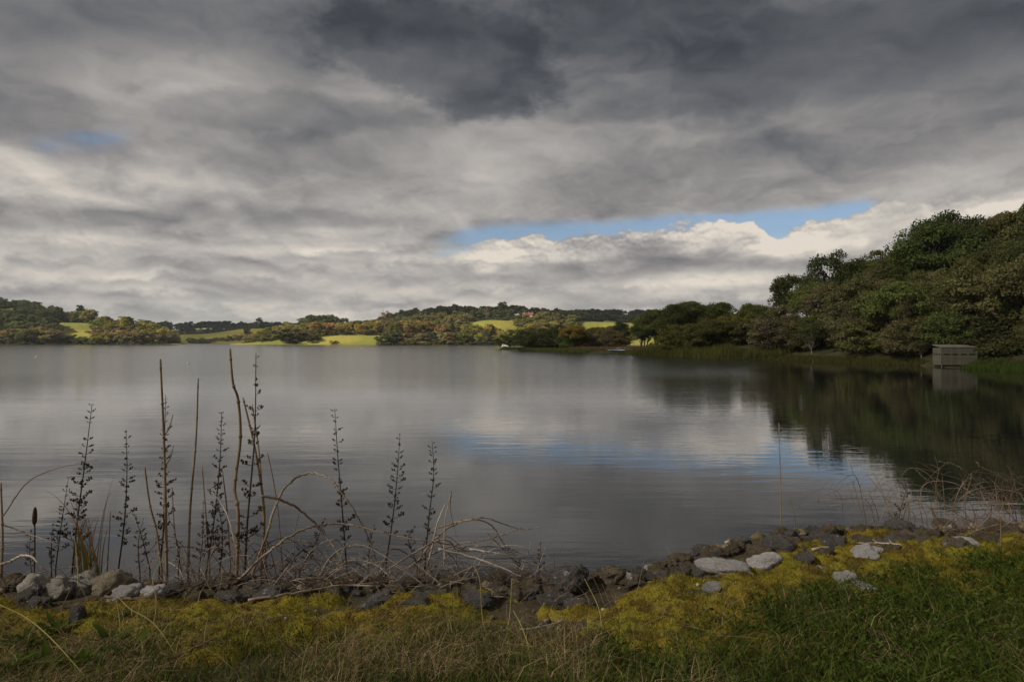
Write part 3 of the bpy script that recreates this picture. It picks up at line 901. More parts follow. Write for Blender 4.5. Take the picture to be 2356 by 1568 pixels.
# ------------------------------------------------------------------ wooden bird hide at the water's edge
M['hide_wood'] = simple_mat('hide_wood', (0.070, 0.068, 0.052), (0.15, 0.14, 0.112), 5.0, 0.9, 0.1, 0.4, 0.01, 30, stretch=(0.3, 1, 4))
M['hide_roof'] = simple_mat('hide_roof', (0.10, 0.09, 0.075), (0.18, 0.16, 0.135), 2.5, 0.95, 0.1)
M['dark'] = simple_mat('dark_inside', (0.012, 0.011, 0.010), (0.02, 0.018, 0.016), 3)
def bird_hide():
    x, y = px(2166, 91.5)
    o = empty('bird_hide', (x, y, 0.28))
    o.rotation_euler.z = R(-7)
    tag(o, 'weathered grey plank bird hide with viewing slots at the right-hand water edge', 'hide')
    L, W, H = 4.5, 2.3, 2.3
    b = MB(); b.box((L / 2, W / 2, H / 2), (L - 0.1, W - 0.1, H - 0.05)); put('dark_core', b.mesh('dark_core', M['dark']), o)  # solid box; its near-black colour stands for the shade inside the slots
    n, ph = 12, H / 12
    bl = MB(); bl.box((L / 2, 0.0, 0), (L, 0.04, ph - 0.02)); ml = bl.mesh('plank_long', M['hide_wood'])
    bs = MB(); bs.box((0.0, W / 2, 0), (0.04, W - 0.05, ph - 0.02)); ms = bs.mesh('plank_short', M['hide_wood'])
    def plank(me, z, dx=0, dy=0):
        p = put('plank', me, o, (dx, dy, z)); p.rotation_euler = (random.uniform(-.02, .02), random.uniform(-.004, .004), 0)
    for i in range(n):
        z = (i + 0.5) * ph
        if i != 7: plank(ml, z, 0, -0.02); 
        plank(ml, z, 0, W + 0.02)
        plank(ms, z, L + 0.02, 0)
        if i != 7: plank(ms, z, -0.02, 0)
    # the row with the slots: short pieces between openings
    b = MB()
    for xx in (0.15, 1.2, 2.25, 3.3, 4.35): b.box((xx, -0.02, 7.5 * ph), (0.28 if xx in (0.15, 4.35) else 0.35, 0.04, ph - 0.02))
    for yy in (0.2, 0.85, 1.5, 2.1): b.box((-0.02, yy, 7.5 * ph), (0.04, 0.25, ph - 0.02))
    put('slot_rail', b.mesh('slot_rail', M['hide_wood']), o)
    b = MB()
    for xx in (0.67, 1.72, 2.77, 3.82): b.box((xx, -0.05, 8.15 * ph), (0.8, 0.02, 0.10))
    put('shutter', b.mesh('shutter', M['hide_wood']), o)
    b = MB(); b.add([(-0.08, -0.1, H + 0.02), (L + 0.08, -0.1, H + 0.02), (L + 0.08, W + 0.1, H + 0.34), (-0.08, W + 0.1, H + 0.34), (-0.08, -0.1, H + 0.12), (L + 0.08, -0.1, H + 0.12), (L + 0.08, W + 0.1, H + 0.44), (-0.08, W + 0.1, H + 0.44)],
                     [(0, 3, 2, 1), (4, 5, 6, 7), (0, 1, 5, 4), (1, 2, 6, 5), (2, 3, 7, 6), (3, 0, 4, 7)])
    put('roof', b.mesh('roof', M['hide_roof']), o)
    for xx in (0.1, L - 0.1):
        for yy in (0.1, W - 0.1):
            b = MB(); b.tube([(xx, yy, -1.6), (xx, yy, 0.02)], 0.08, 8); put('post', b.mesh('post', M['hide_wood']), o)
bird_hide()

# ------------------------------------------------------------------ canoes drawn up on the bank
def paint(name, c, rough=0.45):
    m, g = mat_new(name)
    n = g.noise(coords(g), 3.0, 5, 0.6)
    mat_out(g, principled(g, g.mix(g.smooth(n, 0.35, 0.75), c, tuple(v * 0.65 + 0.02 for v in c)), rough, 0.4))
    return m
M['blue'] = paint('blue_paint', (0.06, 0.13, 0.42)); M['red'] = paint('red_paint', (0.42, 0.05, 0.05)); M['white'] = paint('white_paint', (0.75, 0.74, 0.70))
M['orange'] = paint('orange_paint', (0.55, 0.12, 0.04)); M['pale_green'] = paint('pale_green_paint', (0.38, 0.46, 0.33))
def canoe(label, X, D, L, rz, hull, stripe, z0=0.0):
    x, y = px(X, D)
    o = empty('canoe', (x, y, land_z1(x, y) + 0.1 + z0))
    o.rotation_euler = (R(8), 0, rz)
    tag(o, label, 'canoe', 'canoes on the bank')
    b = MB(); V, F = [], []
    n, k = 15, 9
    for i in range(n):
        t = -1 + 2 * i / (n - 1)
        w = 0.40 * (1 - abs(t) ** 2.2) + 0.01
        rise = 0.16 * abs(t) ** 3
        for j in range(k):
            a = math.pi * j / (k - 1)
            V.append((t * L / 2, -math.cos(a) * w, 0.34 - 0.34 * math.sin(a) * (1 - 0.25 * abs(t) ** 3) + rise))
    for i in range(n - 1):
        for j in range(k - 1):
            F.append((i * k + j, i * k + j + 1, (i + 1) * k + j + 1, (i + 1) * k + j))
    b.add(V, F)
    # deck over the hull with a dip for the seat
    V2, F2 = [], []
    for i in range(n):
        t = -1 + 2 * i / (n - 1)
        w = 0.40 * (1 - abs(t) ** 2.2) + 0.01
        for j in range(5):
            s = -1 + j / 2
            V2.append((t * L / 2, s * w, 0.345 + 0.16 * abs(t) ** 3 + 0.07 * (1 - s * s) - (0.20 * (1 - s * s) if abs(t) < 0.2 else 0)))
    for i in range(n - 1):
        for j in range(4):
            F2.append((i * 5 + j, i * 5 + j + 1, (i + 1) * 5 + j + 1, (i + 1) * 5 + j))
    put('hull', b.mesh('hull', M[hull], True), o)
    b2 = MB(); b2.add(V2, F2); put('deck', b2.mesh('deck', M[stripe], True), o)
    b3 = MB()
    for s in (-1, 1):
        b3.tube([((-1 + 2 * i / 14) * L / 2, s * (0.41 * (1 - abs(-1 + 2 * i / 14) ** 2.2) + 0.012), 0.35 + 0.16 * abs(-1 + 2 * i / 14) ** 3) for i in range(15)], 0.025, 5)
    put('gunwale', b3.mesh('gunwale', M['white']), o)
canoe('pale green canoe at the left end of the row on the bank', 1416, 187, 4.6, R(14), 'pale_green', 'white')
canoe('blue and white canoe second from the left on the bank', 1424, 186, 5.0, R(16), 'blue', 'white', 0.0)
canoe('red and blue canoe behind the blue and white canoe', 1430, 189, 5.0, R(18), 'red', 'blue', 0.15)
canoe('blue canoe at the back of the row on the bank', 1436, 191, 5.0, R(18), 'blue', 'pale_green', 0.25)
canoe('orange red canoe lying apart at the right end of the row', 1462, 184, 4.4, R(8), 'orange', 'red')

# ------------------------------------------------------------------ white sheeted heap on the tip of the spit
def sheet_heap():
    x, y = px(1162, 293)
    n = 26
    V, F = [], []
    for j in range(n):
        for i in range(n):
            u, v = i / (n - 1) * 2 - 1, j / (n - 1) * 2 - 1
            e = max(0.0, 1 - abs(u) ** 3) * max(0.0, 1 - abs(v) ** 3)
            pk = 1.25 * math.exp(-((u + .55) / .28) ** 2) + 1.0 * math.exp(-((u - .1) / .3) ** 2) + 0.65 * math.exp(-((u - .65) / .25) ** 2)
            nz = mnoise.noise(Vector((u * 3, v * 3, 1.0))) * 0.22 + mnoise.noise(Vector((u * 8, v * 8, 3.0))) * 0.08
            V.append((u * 1.7, v * 1.0, e ** 0.5 * (pk * (1 - 0.55 * abs(v)) + nz) + 0.02))
    for j in range(n - 1):
        for i in range(n - 1):
            F.append((j * n + i, j * n + i + 1, (j + 1) * n + i + 1, (j + 1) * n + i))
    b = MB(); b.add(V, F)
    o = empty('covered_boat', (x, y, land_z1(x, y) + 0.35)); o.rotation_euler.z = R(-6)
    tag(o, 'bright white sheeted boat lying on the tip of the low spit', 'boat')
    put('white_sheet', b.mesh('white_sheet', paint('sheet_white', (0.82, 0.80, 0.74), 0.8)), o)
    b = MB(); b.tube(spline([(-1.75, -0.5, -0.1), (-1.2, -0.9, 0.05), (0.5, -0.95, 0.1), (1.75, -0.2, 0.25)], 10), 0.08, 6); put('hull_edge', b.mesh('hull_edge', M['dark']), o)
sheet_heap()

# ------------------------------------------------------------------ mooring buoys and lifebuoy post
def lathe(prof, n=14):
    b = MB(); V, F = [], []
    for (r, z) in prof:
        for k in range(n):
            a = 2 * math.pi * k / n
            V.append((r * math.cos(a), r * math.sin(a), z))
    for i in range(len(prof) - 1):
        for k in range(n):
            F.append((i * n + k, i * n + (k + 1) % n, (i + 1) * n + (k + 1) % n, (i + 1) * n + k))
    b.add(V, F)
    return b
M['buoy'] = paint('buoy_white', (0.80, 0.79, 0.74), 0.4)
M['steel'] = paint('steel', (0.25, 0.25, 0.25), 0.4)
def buoy(label, X, D, r, cone):
    x, y = px(X, D)
    o = empty('mooring_buoy', (x, y, 0)); tag(o, label, 'buoy', 'mooring buoys on the lake')
    prof = [(0.01, -r * 0.6), (r * 0.7, -r * 0.5), (r, 0.1 * r), (r * 0.92, r * 0.55), (r * 0.6, r * 0.95), (r * 0.2, r * 1.15), (0.01, r * 1.18)] if not cone else \
           [(0.01, -r * 0.6), (r * 0.9, -r * 0.4), (r, 0.1 * r), (r * 0.75, r * 0.45), (r * 0.35, r * 1.2), (r * 0.12, r * 1.9), (0.01, r * 1.95)]
    put('float_body', lathe(prof).mesh('float_body', M['buoy'], True), o)
    b = MB(); zt = prof[-1][1]
    b.tube([(0.3 * r * math.cos(a), 0, zt + 0.25 * r + 0.3 * r * math.sin(a)) for a in [i * 0.628 for i in range(11)]], 0.05 * r, 5); put('ring', b.mesh('ring', M['steel']), o)
buoy('round white buoy floating left of the tall seed stalks', 433, 106, 0.17, False)
buoy('small pointed white buoy far out near the left edge', 83, 146, 0.20, True)
buoy('tiny white buoy far out before the bright shore meadow', 832, 330, 0.22, False)
def lifebuoy():
    x, y = px(1738, 134)
    zg = land_z1(x, y)
    o = empty('lifebuoy_post', (x, y, zg)); tag(o, 'bright red lifebuoy on a post among the reeds', 'lifebuoy')
    b = MB(); b.box((0, 0, 0.65), (0.09, 0.09, 1.5)); put('post', b.mesh('post', M['hide_wood']), o)
    b = MB(); b.box((0, -0.06, 1.35), (0.5, 0.03, 0.62)); bd = put('back_board', b.mesh('back_board', M['red']), o)
    V, F = [], []
    for i in range(16):
        a = 2 * math.pi * i / 16
        for j in range(8):
            c = 2 * math.pi * j / 8
            rr = 0.26 + 0.07 * math.cos(c)
            V.append((rr * math.cos(a), -0.16 + 0.07 * math.sin(c), 1.35 + rr * math.sin(a)))
    for i in range(16):
        for j in range(8):
            F.append((i * 8 + j, ((i + 1) % 16) * 8 + j, ((i + 1) % 16) * 8 + (j + 1) % 8, i * 8 + (j + 1) % 8))
    b = MB(); b.add(V, F); put('ring', b.mesh('ring', paint('lifebuoy_red', (0.5, 0.04, 0.025)), True), o)
lifebuoy()

# ------------------------------------------------------------------ brick house on the hill
M['brick'] = simple_mat('brick_wall', (0.20, 0.075, 0.05), (0.28, 0.12, 0.075), 1.5, 0.9)
M['tile'] = simple_mat('roof_tile', (0.10, 0.05, 0.04), (0.17, 0.08, 0.06), 1.2, 0.9)
M['frame'] = paint('window_white', (0.8, 0.8, 0.78), 0.5)
M['pane'] = paint('window_pane', (0.30, 0.33, 0.36), 0.1)
def house():
    x, y = px(1215, 828)
    z = land_z1(x, y) + 1.2
    o = empty('brick_house', (x, y, z)); o.rotation_euler.z = R(-12); o.scale = (0.85, 0.85, 0.85)
    tag(o, 'red brick house with white windows and chimneys among trees on the hill', 'house')
    L, W, H, RH = 15.0, 8.0, 5.2, 3.2
    def gable(name, cx, cy, L, W, H, RH, mat):
        b = MB()
        b.add([(cx - L/2, cy - W/2, -3), (cx + L/2, cy - W/2, -3), (cx + L/2, cy + W/2, -3), (cx - L/2, cy + W/2, -3), (cx - L/2, cy - W/2, H), (cx + L/2, cy - W/2, H), (cx + L/2, cy + W/2, H), (cx - L/2, cy + W/2, H), (cx - L/2, cy, H + RH), (cx + L/2, cy, H + RH)],
              [(0, 1, 5, 4), (1, 2, 6, 9, 5), (2, 3, 7, 6), (3, 0, 4, 8, 7)])
        return put(name, b.mesh(name, mat), o)
    gable('wall', 0, 0, L, W, H, RH, M['brick'])
    b = MB(); e = 0.4
    for s in (-1, 1):
        b.add([(-L/2 - e, s * (W/2 + e), H - 0.3), (L/2 + e, s * (W/2 + e), H - 0.3), (L/2 + e, 0, H + RH + 0.08), (-L/2 - e, 0, H + RH + 0.08), (-L/2 - e, s * (W/2 + e), H - 0.12), (L/2 + e, s * (W/2 + e), H - 0.12), (L/2 + e, 0, H + RH + 0.28), (-L/2 - e, 0, H + RH + 0.28)],
              [(0, 1, 2, 3), (4, 5, 6, 7), (0, 1, 5, 4), (0, 3, 7, 4), (1, 2, 6, 5)])
    rf = put('roof', b.mesh('roof', M['tile']), o)
    # projecting gabled wing
    b = MB(); wx = -1.5
    b.add([(wx - 1.9, -W/2 - 2.2, -3), (wx + 1.9, -W/2 - 2.2, -3), (wx + 1.9, -W/2 - 2.2, H), (wx, -W/2 - 2.2, H + 2.6), (wx - 1.9, -W/2 - 2.2, H), (wx - 1.9, -0.5, -3), (wx + 1.9, -0.5, -3), (wx + 1.9, -0.5, H), (wx, -0.5, H + 2.6), (wx - 1.9, -0.5, H)],
          [(0, 1, 2, 3, 4), (1, 6, 7, 2), (0, 4, 9, 5)])
    put('wing', b.mesh('wing', M['brick']), o)
    b = MB()
    for s in (-1, 1):
        b.add([(wx, -W/2 - 2.5, H + 2.75), (wx + s * 2.3, -W/2 - 2.5, H - 0.35), (wx + s * 2.3, -0.3, H - 0.35), (wx, -0.3, H + 2.75)], [(0, 1, 2, 3)])
    put('wing_roof', b.mesh('wing_roof', M['tile']), o)
    for cx, cy in ((-5.2, 0.3), (1.2, 0.2), (6.6, 0.0)):
        b = MB(); b.box((cx, cy, H + RH + 0.4), (1.1, 0.8, 2.6)); b.box((cx, cy, H + RH + 1.78), (1.3, 1.0, 0.15)); put('chimney', b.mesh('chimney', M['brick']), o)
    fm, pm = MB(), MB()
    fm.box((0, 0, 0), (1.5, 0.10, 1.5)); pm.box((0, -0.06, 0.32), (1.2, 0.04, 0.5)); pm.box((0, -0.06, -0.32), (1.2, 0.04, 0.5))
    fme, pme = fm.mesh('window', M['frame']), pm.mesh('pane', M['pane'])
    for (wx_, wy, wz) in [(-6.4, -W/2 - 0.04, 3.6), (-4.5, -W/2 - 0.04, 3.6), (-1.5, -W/2 - 2.24, 3.8), (1.6, -W/2 - 0.04, 3.4), (3.2, -W/2 - 0.04, 3.4), (5.4, -W/2 - 0.04, 3.4), (-5.4, -W/2 - 0.04, 0.8), (2.4, -W/2 - 0.04, 0.8), (5.4, -W/2 - 0.04, 0.8)]:
        w_ = put('window', fme, o, (wx_, wy, wz)); put('pane', pme, w_)
house()

# ------------------------------------------------------------------ reeds and rough grass along the right shore
def blades(P, H, Wd, rng, lean=0.25, seg=1):
    """upright blades: each a bent strip of seg quads and a tip triangle"""
    n = len(P)
    a = rng.uniform(0, 2 * math.pi, n)
    wx, wy = np.cos(a) * Wd / 2, np.sin(a) * Wd / 2
    b = rng.uniform(0, 2 * math.pi, n)
    lx, ly = np.cos(b) * H * lean * rng.uniform(0.2, 1.3, n), np.sin(b) * H * lean * rng.uniform(0.2, 1.3, n)
    rows = []
    for i in range(seg + 1):
        t = i / (seg + 1)
        k = (1 - 0.55 * t)
        cx, cy, cz = P[:, 0] + lx * t * t, P[:, 1] + ly * t * t, P[:, 2] + H * (t - 0.18 * lean * t * t)
        rows.append(np.stack([cx - wx * k, cy - wy * k, cz], -1)); rows.append(np.stack([cx + wx * k, cy + wy * k, cz], -1))
    rows.append(np.stack([P[:, 0] + lx, P[:, 1] + ly, P[:, 2] + H * (1 - 0.25 * lean)], -1))
    m = len(rows)
    V = np.stack(rows, 1).reshape(-1, 3)
    base = np.arange(n)[:, None] * m
    Q = np.concatenate([base + np.array([2 * i, 2 * i + 1, 2 * i + 3, 2 * i + 2]) for i in range(seg)]) if seg else np.zeros((0, 4), int)
    T = base + np.array([m - 3, m - 2, m - 1])
    return V, [Q, T]
def shore_points(y0, y1, d0, d1, n, rng):
    """points on the right shore between distances d0..d1 inland"""
    y = rng.uniform(y0, y1, n * 3)
    xs_ = np.interp(y, [40, 76, 93, 111, 128, 133, 160, 206, 255, 288], [60, 57, 58, 54, 50, 40, 34, 20.5, 6, -8])
    x = xs_ + rng.uniform(d0, d1, n * 3)
    d = shore_dist(x, y)
    ok = (d > d0) & (d < d1) & ~((y > 181) & (y < 201) & (d < 4)) & ~((y > 280) & (x < 2)) & ~((x > 55) & (x < 66) & (y > 87) & (y < 96))
    x, y = x[ok][:n], y[ok][:n]
    return np.stack([x, y, np.maximum(land_z(x, y), -0.1) - 0.05], -1)
def reeds(name, label, y0, y1, d0, d1, n, h, w, col, seed):
    rng = np.random.default_rng(seed)
    P = shore_points(y0, y1, d0, d1, n, rng)
    V, F = blades(P, rng.uniform(h * 0.6, h * 1.25, len(P)), np.full(len(P), w), rng, 0.25)
    o = put(name, arr_mesh(name, V, F, M['leaf'])); o.color = col + (1,)
    tag(o, label, 'reeds', kind='stuff')
reeds('reed_bed', 'band of tall green reeds along the shore below the wood', 128, 172, -0.4, 5.0, 9000, 1.7, 0.07, (0.10, 0.105, 0.028), 1)
reeds('shore_grass', 'low yellow green grass fringe under the right-hand wood', 90, 128, -0.3, 1.4, 6000, 0.6, 0.06, (0.09, 0.088, 0.026), 2)
reeds('shore_grass', 'bright green grass strip beside the wooden hide', 60, 91, -0.6, 1.6, 8000, 0.7, 0.06, (0.065, 0.095, 0.022), 3)
reeds('shore_grass', 'green grass along the water of the low spit', 172, 285, -0.4, 2.6, 9000, 0.8, 0.10, (0.09, 0.11, 0.024), 4)
reeds('dry_grass', 'brown dry grass behind the canoes on the spit', 180, 225, 3.0, 12.0, 9000, 1.2, 0.09, (0.15, 0.11, 0.065), 5)

# ------------------------------------------------------------------ thin autumn haze over the valley
def haze():
    b = MB(); b.box((0, 1450, 37.5), (6400, 3500, 85))
    m, g = mat_new('haze_air')
    v = g.node('ShaderNodeVolumePrincipled')
    v.inputs['Color'].default_value = (0.86, 0.91, 1.0, 1)
    v.inputs['Density'].default_value = HAZE
    v.inputs['Anisotropy'].default_value = 0.2
    o = g.node('ShaderNodeOutputMaterial'); g.t.links.new(v.outputs[0], o.inputs['Volume'])
    tag(put('haze', b.mesh('haze', m)), 'thin pale haze in the air over the lake', 'haze', kind='stuff')
HAZE = 0.00007
haze()

# ------------------------------------------------------------------ the near bank (crest of the dam)
def crest_y(x):
    return 3.52 + 0.85 * smoothstep(0.45, 1.9, x) + 0.10 * (fbm(x * 1.7 + 3, x * 0 + 1.5, 3) - 0.5)
def bank_z(x, y, rough=True):
    x, y = np.asarray(x, float), np.asarray(y, float)
    c = crest_y(x)
    top = 2.30 + 0.015 * x - 0.05 * smoothstep(1.5, 3.5, y)
    fall = np.where(y > c, (y - c) * 0.56, 0.0)
    z = top - fall
    if rough:
        k = smoothstep(1.6, 2.6, y)
        z = z + 0.075 * (fbm(x * 2.2, y * 2.2, 3) - 0.5) * k + 0.035 * (fbm(x * 7 + 5, y * 7, 3) - 0.5) * k
        far = smoothstep(0.0, 0.5, y - c)
        z = z + far * 0.16 * (fbm(x * 4.5, y * 4.5 + 8, 3) - 0.5)
    return z
def bz(x, y):
    return float(bank_z(np.array([x]), np.array([y]))[0])
_YS = np.arange(2.0, 9.0, 0.008)
def on_bank(X, Y):
    """where the sight line of a picture point meets the bank"""
    u, v = tan_uv(X, Y)
    g = bank_z(u * _YS, _YS)
    gap = CAM_Z + v * _YS - g
    hit = np.nonzero(gap <= 0)[0]
    i = hit[0] if len(hit) and _YS[hit[0]] < 5.2 else int(np.argmin(np.where(_YS < 5.0, gap, 9)))   # past the crest: stay on it
    return u * _YS[i], float(_YS[i]), float(g[i])

def bank_mat():
    m, g = mat_new('bank_soil')
    p = coords(g)
    n = g.noise(p, 6.0, 6, 0.7); f = g.noise(p, 55, 6, 0.75)
    c = g.mix(g.smooth(n, 0.35, 0.65), (0.070, 0.056, 0.036), (0.125, 0.098, 0.062))
    c = g.mix(g.smooth(f, 0.5, 0.75) * 0.6, c, (0.20, 0.16, 0.10))
    mat_out(g, principled(g, c, 0.95, 0.1, bump(g, f + n * 2.0, 1.0, 0.03)))
    return m
M['soil'] = bank_mat()
def bank():
    xs_ = np.unique(np.concatenate([np.arange(-300, -8, 8.0), np.arange(-8, -4, 0.25), np.arange(-4, 5, 0.036), np.arange(5, 9, 0.25), np.arange(9, 66, 3.0)]))
    ys_ = np.unique(np.concatenate([np.arange(-6, 1.6, 0.4), np.arange(1.6, 5.6, 0.036), np.arange(5.6, 9.6, 0.25)]))
    X, Y = np.meshgrid(xs_, ys_)
    V = np.stack([X, Y, bank_z(X, Y)], -1).reshape(-1, 3)
    nx, ny = len(xs_), len(ys_)
    i = np.arange(nx * ny).reshape(ny, nx)
    F = np.stack([i[:-1, :-1], i[:-1, 1:], i[1:, 1:], i[1:, :-1]], -1).reshape(-1, 4)
    tag(put('bank', arr_mesh('bank', V, F, M['soil'], True)), kind='structure')
bank()

# ------------------------------------------------------------------ stones
def stone_mat(name, c1, c2, c3, pit, spots_=0.0, moss=0.0):
    m, g = mat_new(name)
    p = coords(g)
    oi = S(g, g.node('ShaderNodeObjectInfo').outputs['Random'])
    q = g.vadd(p, g.vec(oi * 37.0, oi * 11.0, oi * 5.0))
    n = g.noise(q, 1.6, 5, 0.6); f = g.noise(q, 5, 6, 0.75); v = g.voronoi(q, 7)
    c = g.mix(g.smooth(n, 0.35, 0.65), c1, c2)
    c = g.mix(g.smooth(f, 0.52, 0.72) * 0.8, c, c3)
    if spots_:
        c = g.mix(g.smooth(g.noise(q, 2.6, 3, 0.5), 0.66, 0.70) * spots_, c, (0.62, 0.60, 0.56))
    if moss:
        nz = g.sep(S(g, g.node('ShaderNodeNewGeometry').outputs['Normal']))[2]
        c = g.mix(g.smooth(g.noise(q, 2.0, 5, 0.65) + nz * 0.12, 0.58, 0.68) * moss, c, (0.12, 0.10, 0.018))
    k = g.math('SUBTRACT', 1.0, oi * 0.35)
    hs = g.node('ShaderNodeHueSaturation'); g.put(hs.inputs['Value'], k * 1.15); g.put(hs.inputs['Color'], c)
    h = f * 0.6 + g.smooth(v, 0.0, 0.35) * pit
    mat_out(g, principled(g, S(g, hs.outputs[0]), 0.9, 0.2, bump(g, h, 1.0, 0.12)))
    return m
M['pale_stone'] = stone_mat('pale_stone', (0.42, 0.37, 0.30), (0.60, 0.56, 0.50), (0.26, 0.24, 0.21), 0.15)
M['tan_stone'] = stone_mat('tan_stone', (0.34, 0.27, 0.18), (0.46, 0.40, 0.31), (0.20, 0.17, 0.13), 0.2)
M['white_stone'] = stone_mat('white_stone', (0.66, 0.62, 0.60), (0.52, 0.49, 0.48), (0.34, 0.31, 0.30), 0.15)
M['dark_stone'] = stone_mat('dark_stone', (0.145, 0.110, 0.080), (0.245, 0.195, 0.145), (0.37, 0.31, 0.24), 1.0, 0.7, 0.55)
M['slate_stone'] = stone_mat('slate_stone', (0.125, 0.112, 0.112), (0.19, 0.172, 0.168), (0.30, 0.275, 0.26), 0.6, 0.7, 0.35)
def stone_mesh(seed, rough, sub=3):
    bm = bmesh.new()
    bmesh.ops.create_icosphere(bm, subdivisions=sub, radius=1.0)
    off = Vector((seed * 3.7, seed * 1.3, -seed * 2.1))
    rng = random.Random(seed)
    planes = [(Vector((rng.gauss(0, 1), rng.gauss(0, 1), rng.gauss(0, 1))).normalized(), rng.uniform(0.62, 0.92)) for _ in range(7)]
    for v in bm.verts:
        d = v.co.normalized()
        p = d.copy()
        for nrm, dd in planes:           # chipped faces
            t = p.dot(nrm)
            if t > dd: p -= nrm * (t - dd) * 0.85
        r = 1.0 + 0.30 * mnoise.noise(d * 1.3 + off) + 0.16 * mnoise.noise(d * 3.1 + off) + rough * mnoise.noise(d * 7.5 + off) + rough * 0.6 * mnoise.noise(d * 15 + off)
        v.co = p * r
    me = bpy.data.meshes.new('stone')
    bm.to_mesh(me); bm.free()
    me.polygons.foreach_set('use_smooth', np.ones(len(me.polygons), bool))
    return me
SMOOTH = [stone_mesh(i, 0.06, 4) for i in range(1, 7)]
RUGGED = [stone_mesh(i, 0.12, 4) for i in range(11, 21)]
def stone(X, Y, w, h, mat, label, group=None, rugged=False, tilt=0.0, depth=0.8, me=None):
    """X, Y: middle of the stone in the picture, w, h its size there"""
    x, y, z = on_bank(X, Y + h * 0.40)
    W, H = w * KPX * y * 0.5, h * KPX * y * 0.5
    y2 = y + W * depth * 0.6
    me = me or random.choice(RUGGED if rugged else SMOOTH)
    o = bpy.data.objects.new('stone', me); COL.objects.link(o)
    o.location = (x * y2 / y, y2, z + H * (0.45 if group else 0.55))
    o.scale = (W * 1.12, W * depth * 1.05, H * 1.2)
    o.rotation_euler = (random.uniform(-.2, .2), tilt, random.uniform(-0.4, 0.4) + random.choice((0, math.pi)))
    if not me.materials: me.materials.append(None)
    o.material_slots[0].link = 'OBJECT'; o.material_slots[0].material = M[mat]
    tag(o, label, 'stone', group)
    return o
for (X, Y, w, h, mt, tl, lab) in [
        (78, 1354, 64, 52, 'pale_stone', 0.1, 'rounded pale grey stone at the left end of the white stone row'),
        (136, 1360, 62, 54, 'pale_stone', -0.1, 'rounded cream stone second from the left in the white stone row'),
        (192, 1346, 74, 50, 'pale_stone', -0.35, 'slanting pale stone behind the reed tuft'),
        (262, 1344, 92, 66, 'tan_stone', -0.15, 'large tan boulder, biggest of the white stone row'),
        (265, 1303, 62, 48, 'tan_stone', 0.1, 'grey crumbly stone standing behind the large tan boulder'),
        (293, 1372, 74, 46, 'white_stone', -0.35, 'slanting white stone in front of the large tan boulder'),
        (352, 1372, 66, 42, 'white_stone', -0.4, 'white stone at the right end of the white stone row'),
        (322, 1342, 44, 32, 'tan_stone', 0.0, 'small brown stone between the tan boulder and the white stones'),
        (95, 1388, 42, 34, 'slate_stone', 0.0, 'small grey stone sunk in moss below the white stone row'),
        (182, 1425, 40, 66, 'slate_stone', 0.0, 'upright grey stone with a white patch beside the leafy plants at left'),
        (540, 1380, 70, 34, 'slate_stone', 0.1, 'grey pitted stone left of the long fallen stick'),
        (625, 1372, 84, 34, 'slate_stone', -0.3, 'wedge-shaped grey stone above the long fallen stick'),
        (870, 1383, 74, 34, 'slate_stone', 0.15, 'grey stone with a white crusted end in the moss'),
        (960, 1392, 86, 34, 'slate_stone', 0.0, 'flat pitted grey stone embedded in the moss'),
        (1090, 1385, 80, 40, 'slate_stone', 0.0, 'dark stone beside the hollow with a white pebble'),
        (1305, 1337, 96, 62, 'slate_stone', -0.3, 'large leaning slate grey stone at the middle of the rubble edge'),
        (1285, 1383, 84, 36, 'slate_stone', -0.2, 'dark stone just below the large leaning slate stone'),
        (1330, 1395, 70, 26, 'slate_stone', 0.1, 'low dark stone with moss on top right of the leaning slate stone'),
        (1451, 1334, 40, 30, 'white_stone', 0.0, 'small bright white stone at the middle of the rubble edge'),
        (1405, 1325, 60, 38, 'dark_stone', 0.0, 'dark stone behind the small bright white stone'),
        (1675, 1316, 120, 44, 'white_stone', 0.12, 'broad low whitish stone, largest of the pale stones at right'),
        (1765, 1302, 92, 48, 'white_stone', 0.0, 'whitish stone just right of the broad low one'),
        (1990, 1282, 78, 42, 'white_stone', -0.3, 'pale lilac grey stone leaning over the bleached stick'),
        (2212, 1256, 74, 36, 'white_stone', 0.0, 'domed whitish stone set alone in the moss at far right'),
        (1950, 1342, 60, 44, 'white_stone', 0.3, 'pale stone partly covered by moss, upper of a pair'),
        (1975, 1362, 78, 34, 'white_stone', 0.0, 'flat pale stone below the moss-covered one'),
        (1920, 1256, 76, 46, 'slate_stone', 0.0, 'dark domed stone with a white top above the bleached stick'),
        (1798, 1262, 84, 46, 'slate_stone', 0.0, 'dark domed stone behind the whitish stones'),
        (1618, 1318, 64, 40, 'slate_stone', 0.2, 'dark stone left of the broad low whitish stone'),
        (1840, 1290, 60, 30, 'slate_stone', -0.3, 'brownish stone under moss right of the whitish stones'),
        (1640, 1352, 46, 22, 'white_stone', 0.0, 'small pinkish stone in the moss below the broad whitish one'),
        (1885, 1312, 30, 18, 'white_stone', 0.0, 'tiny pale stone in the moss below the bleached stick'),
        (2060, 1250, 60, 26, 'slate_stone', 0.0, 'low grey stone half buried in the moss at right')]:
    stone(X, Y, w, h, mt, lab, None, mt in ('slate_stone', 'dark_stone'), tl)
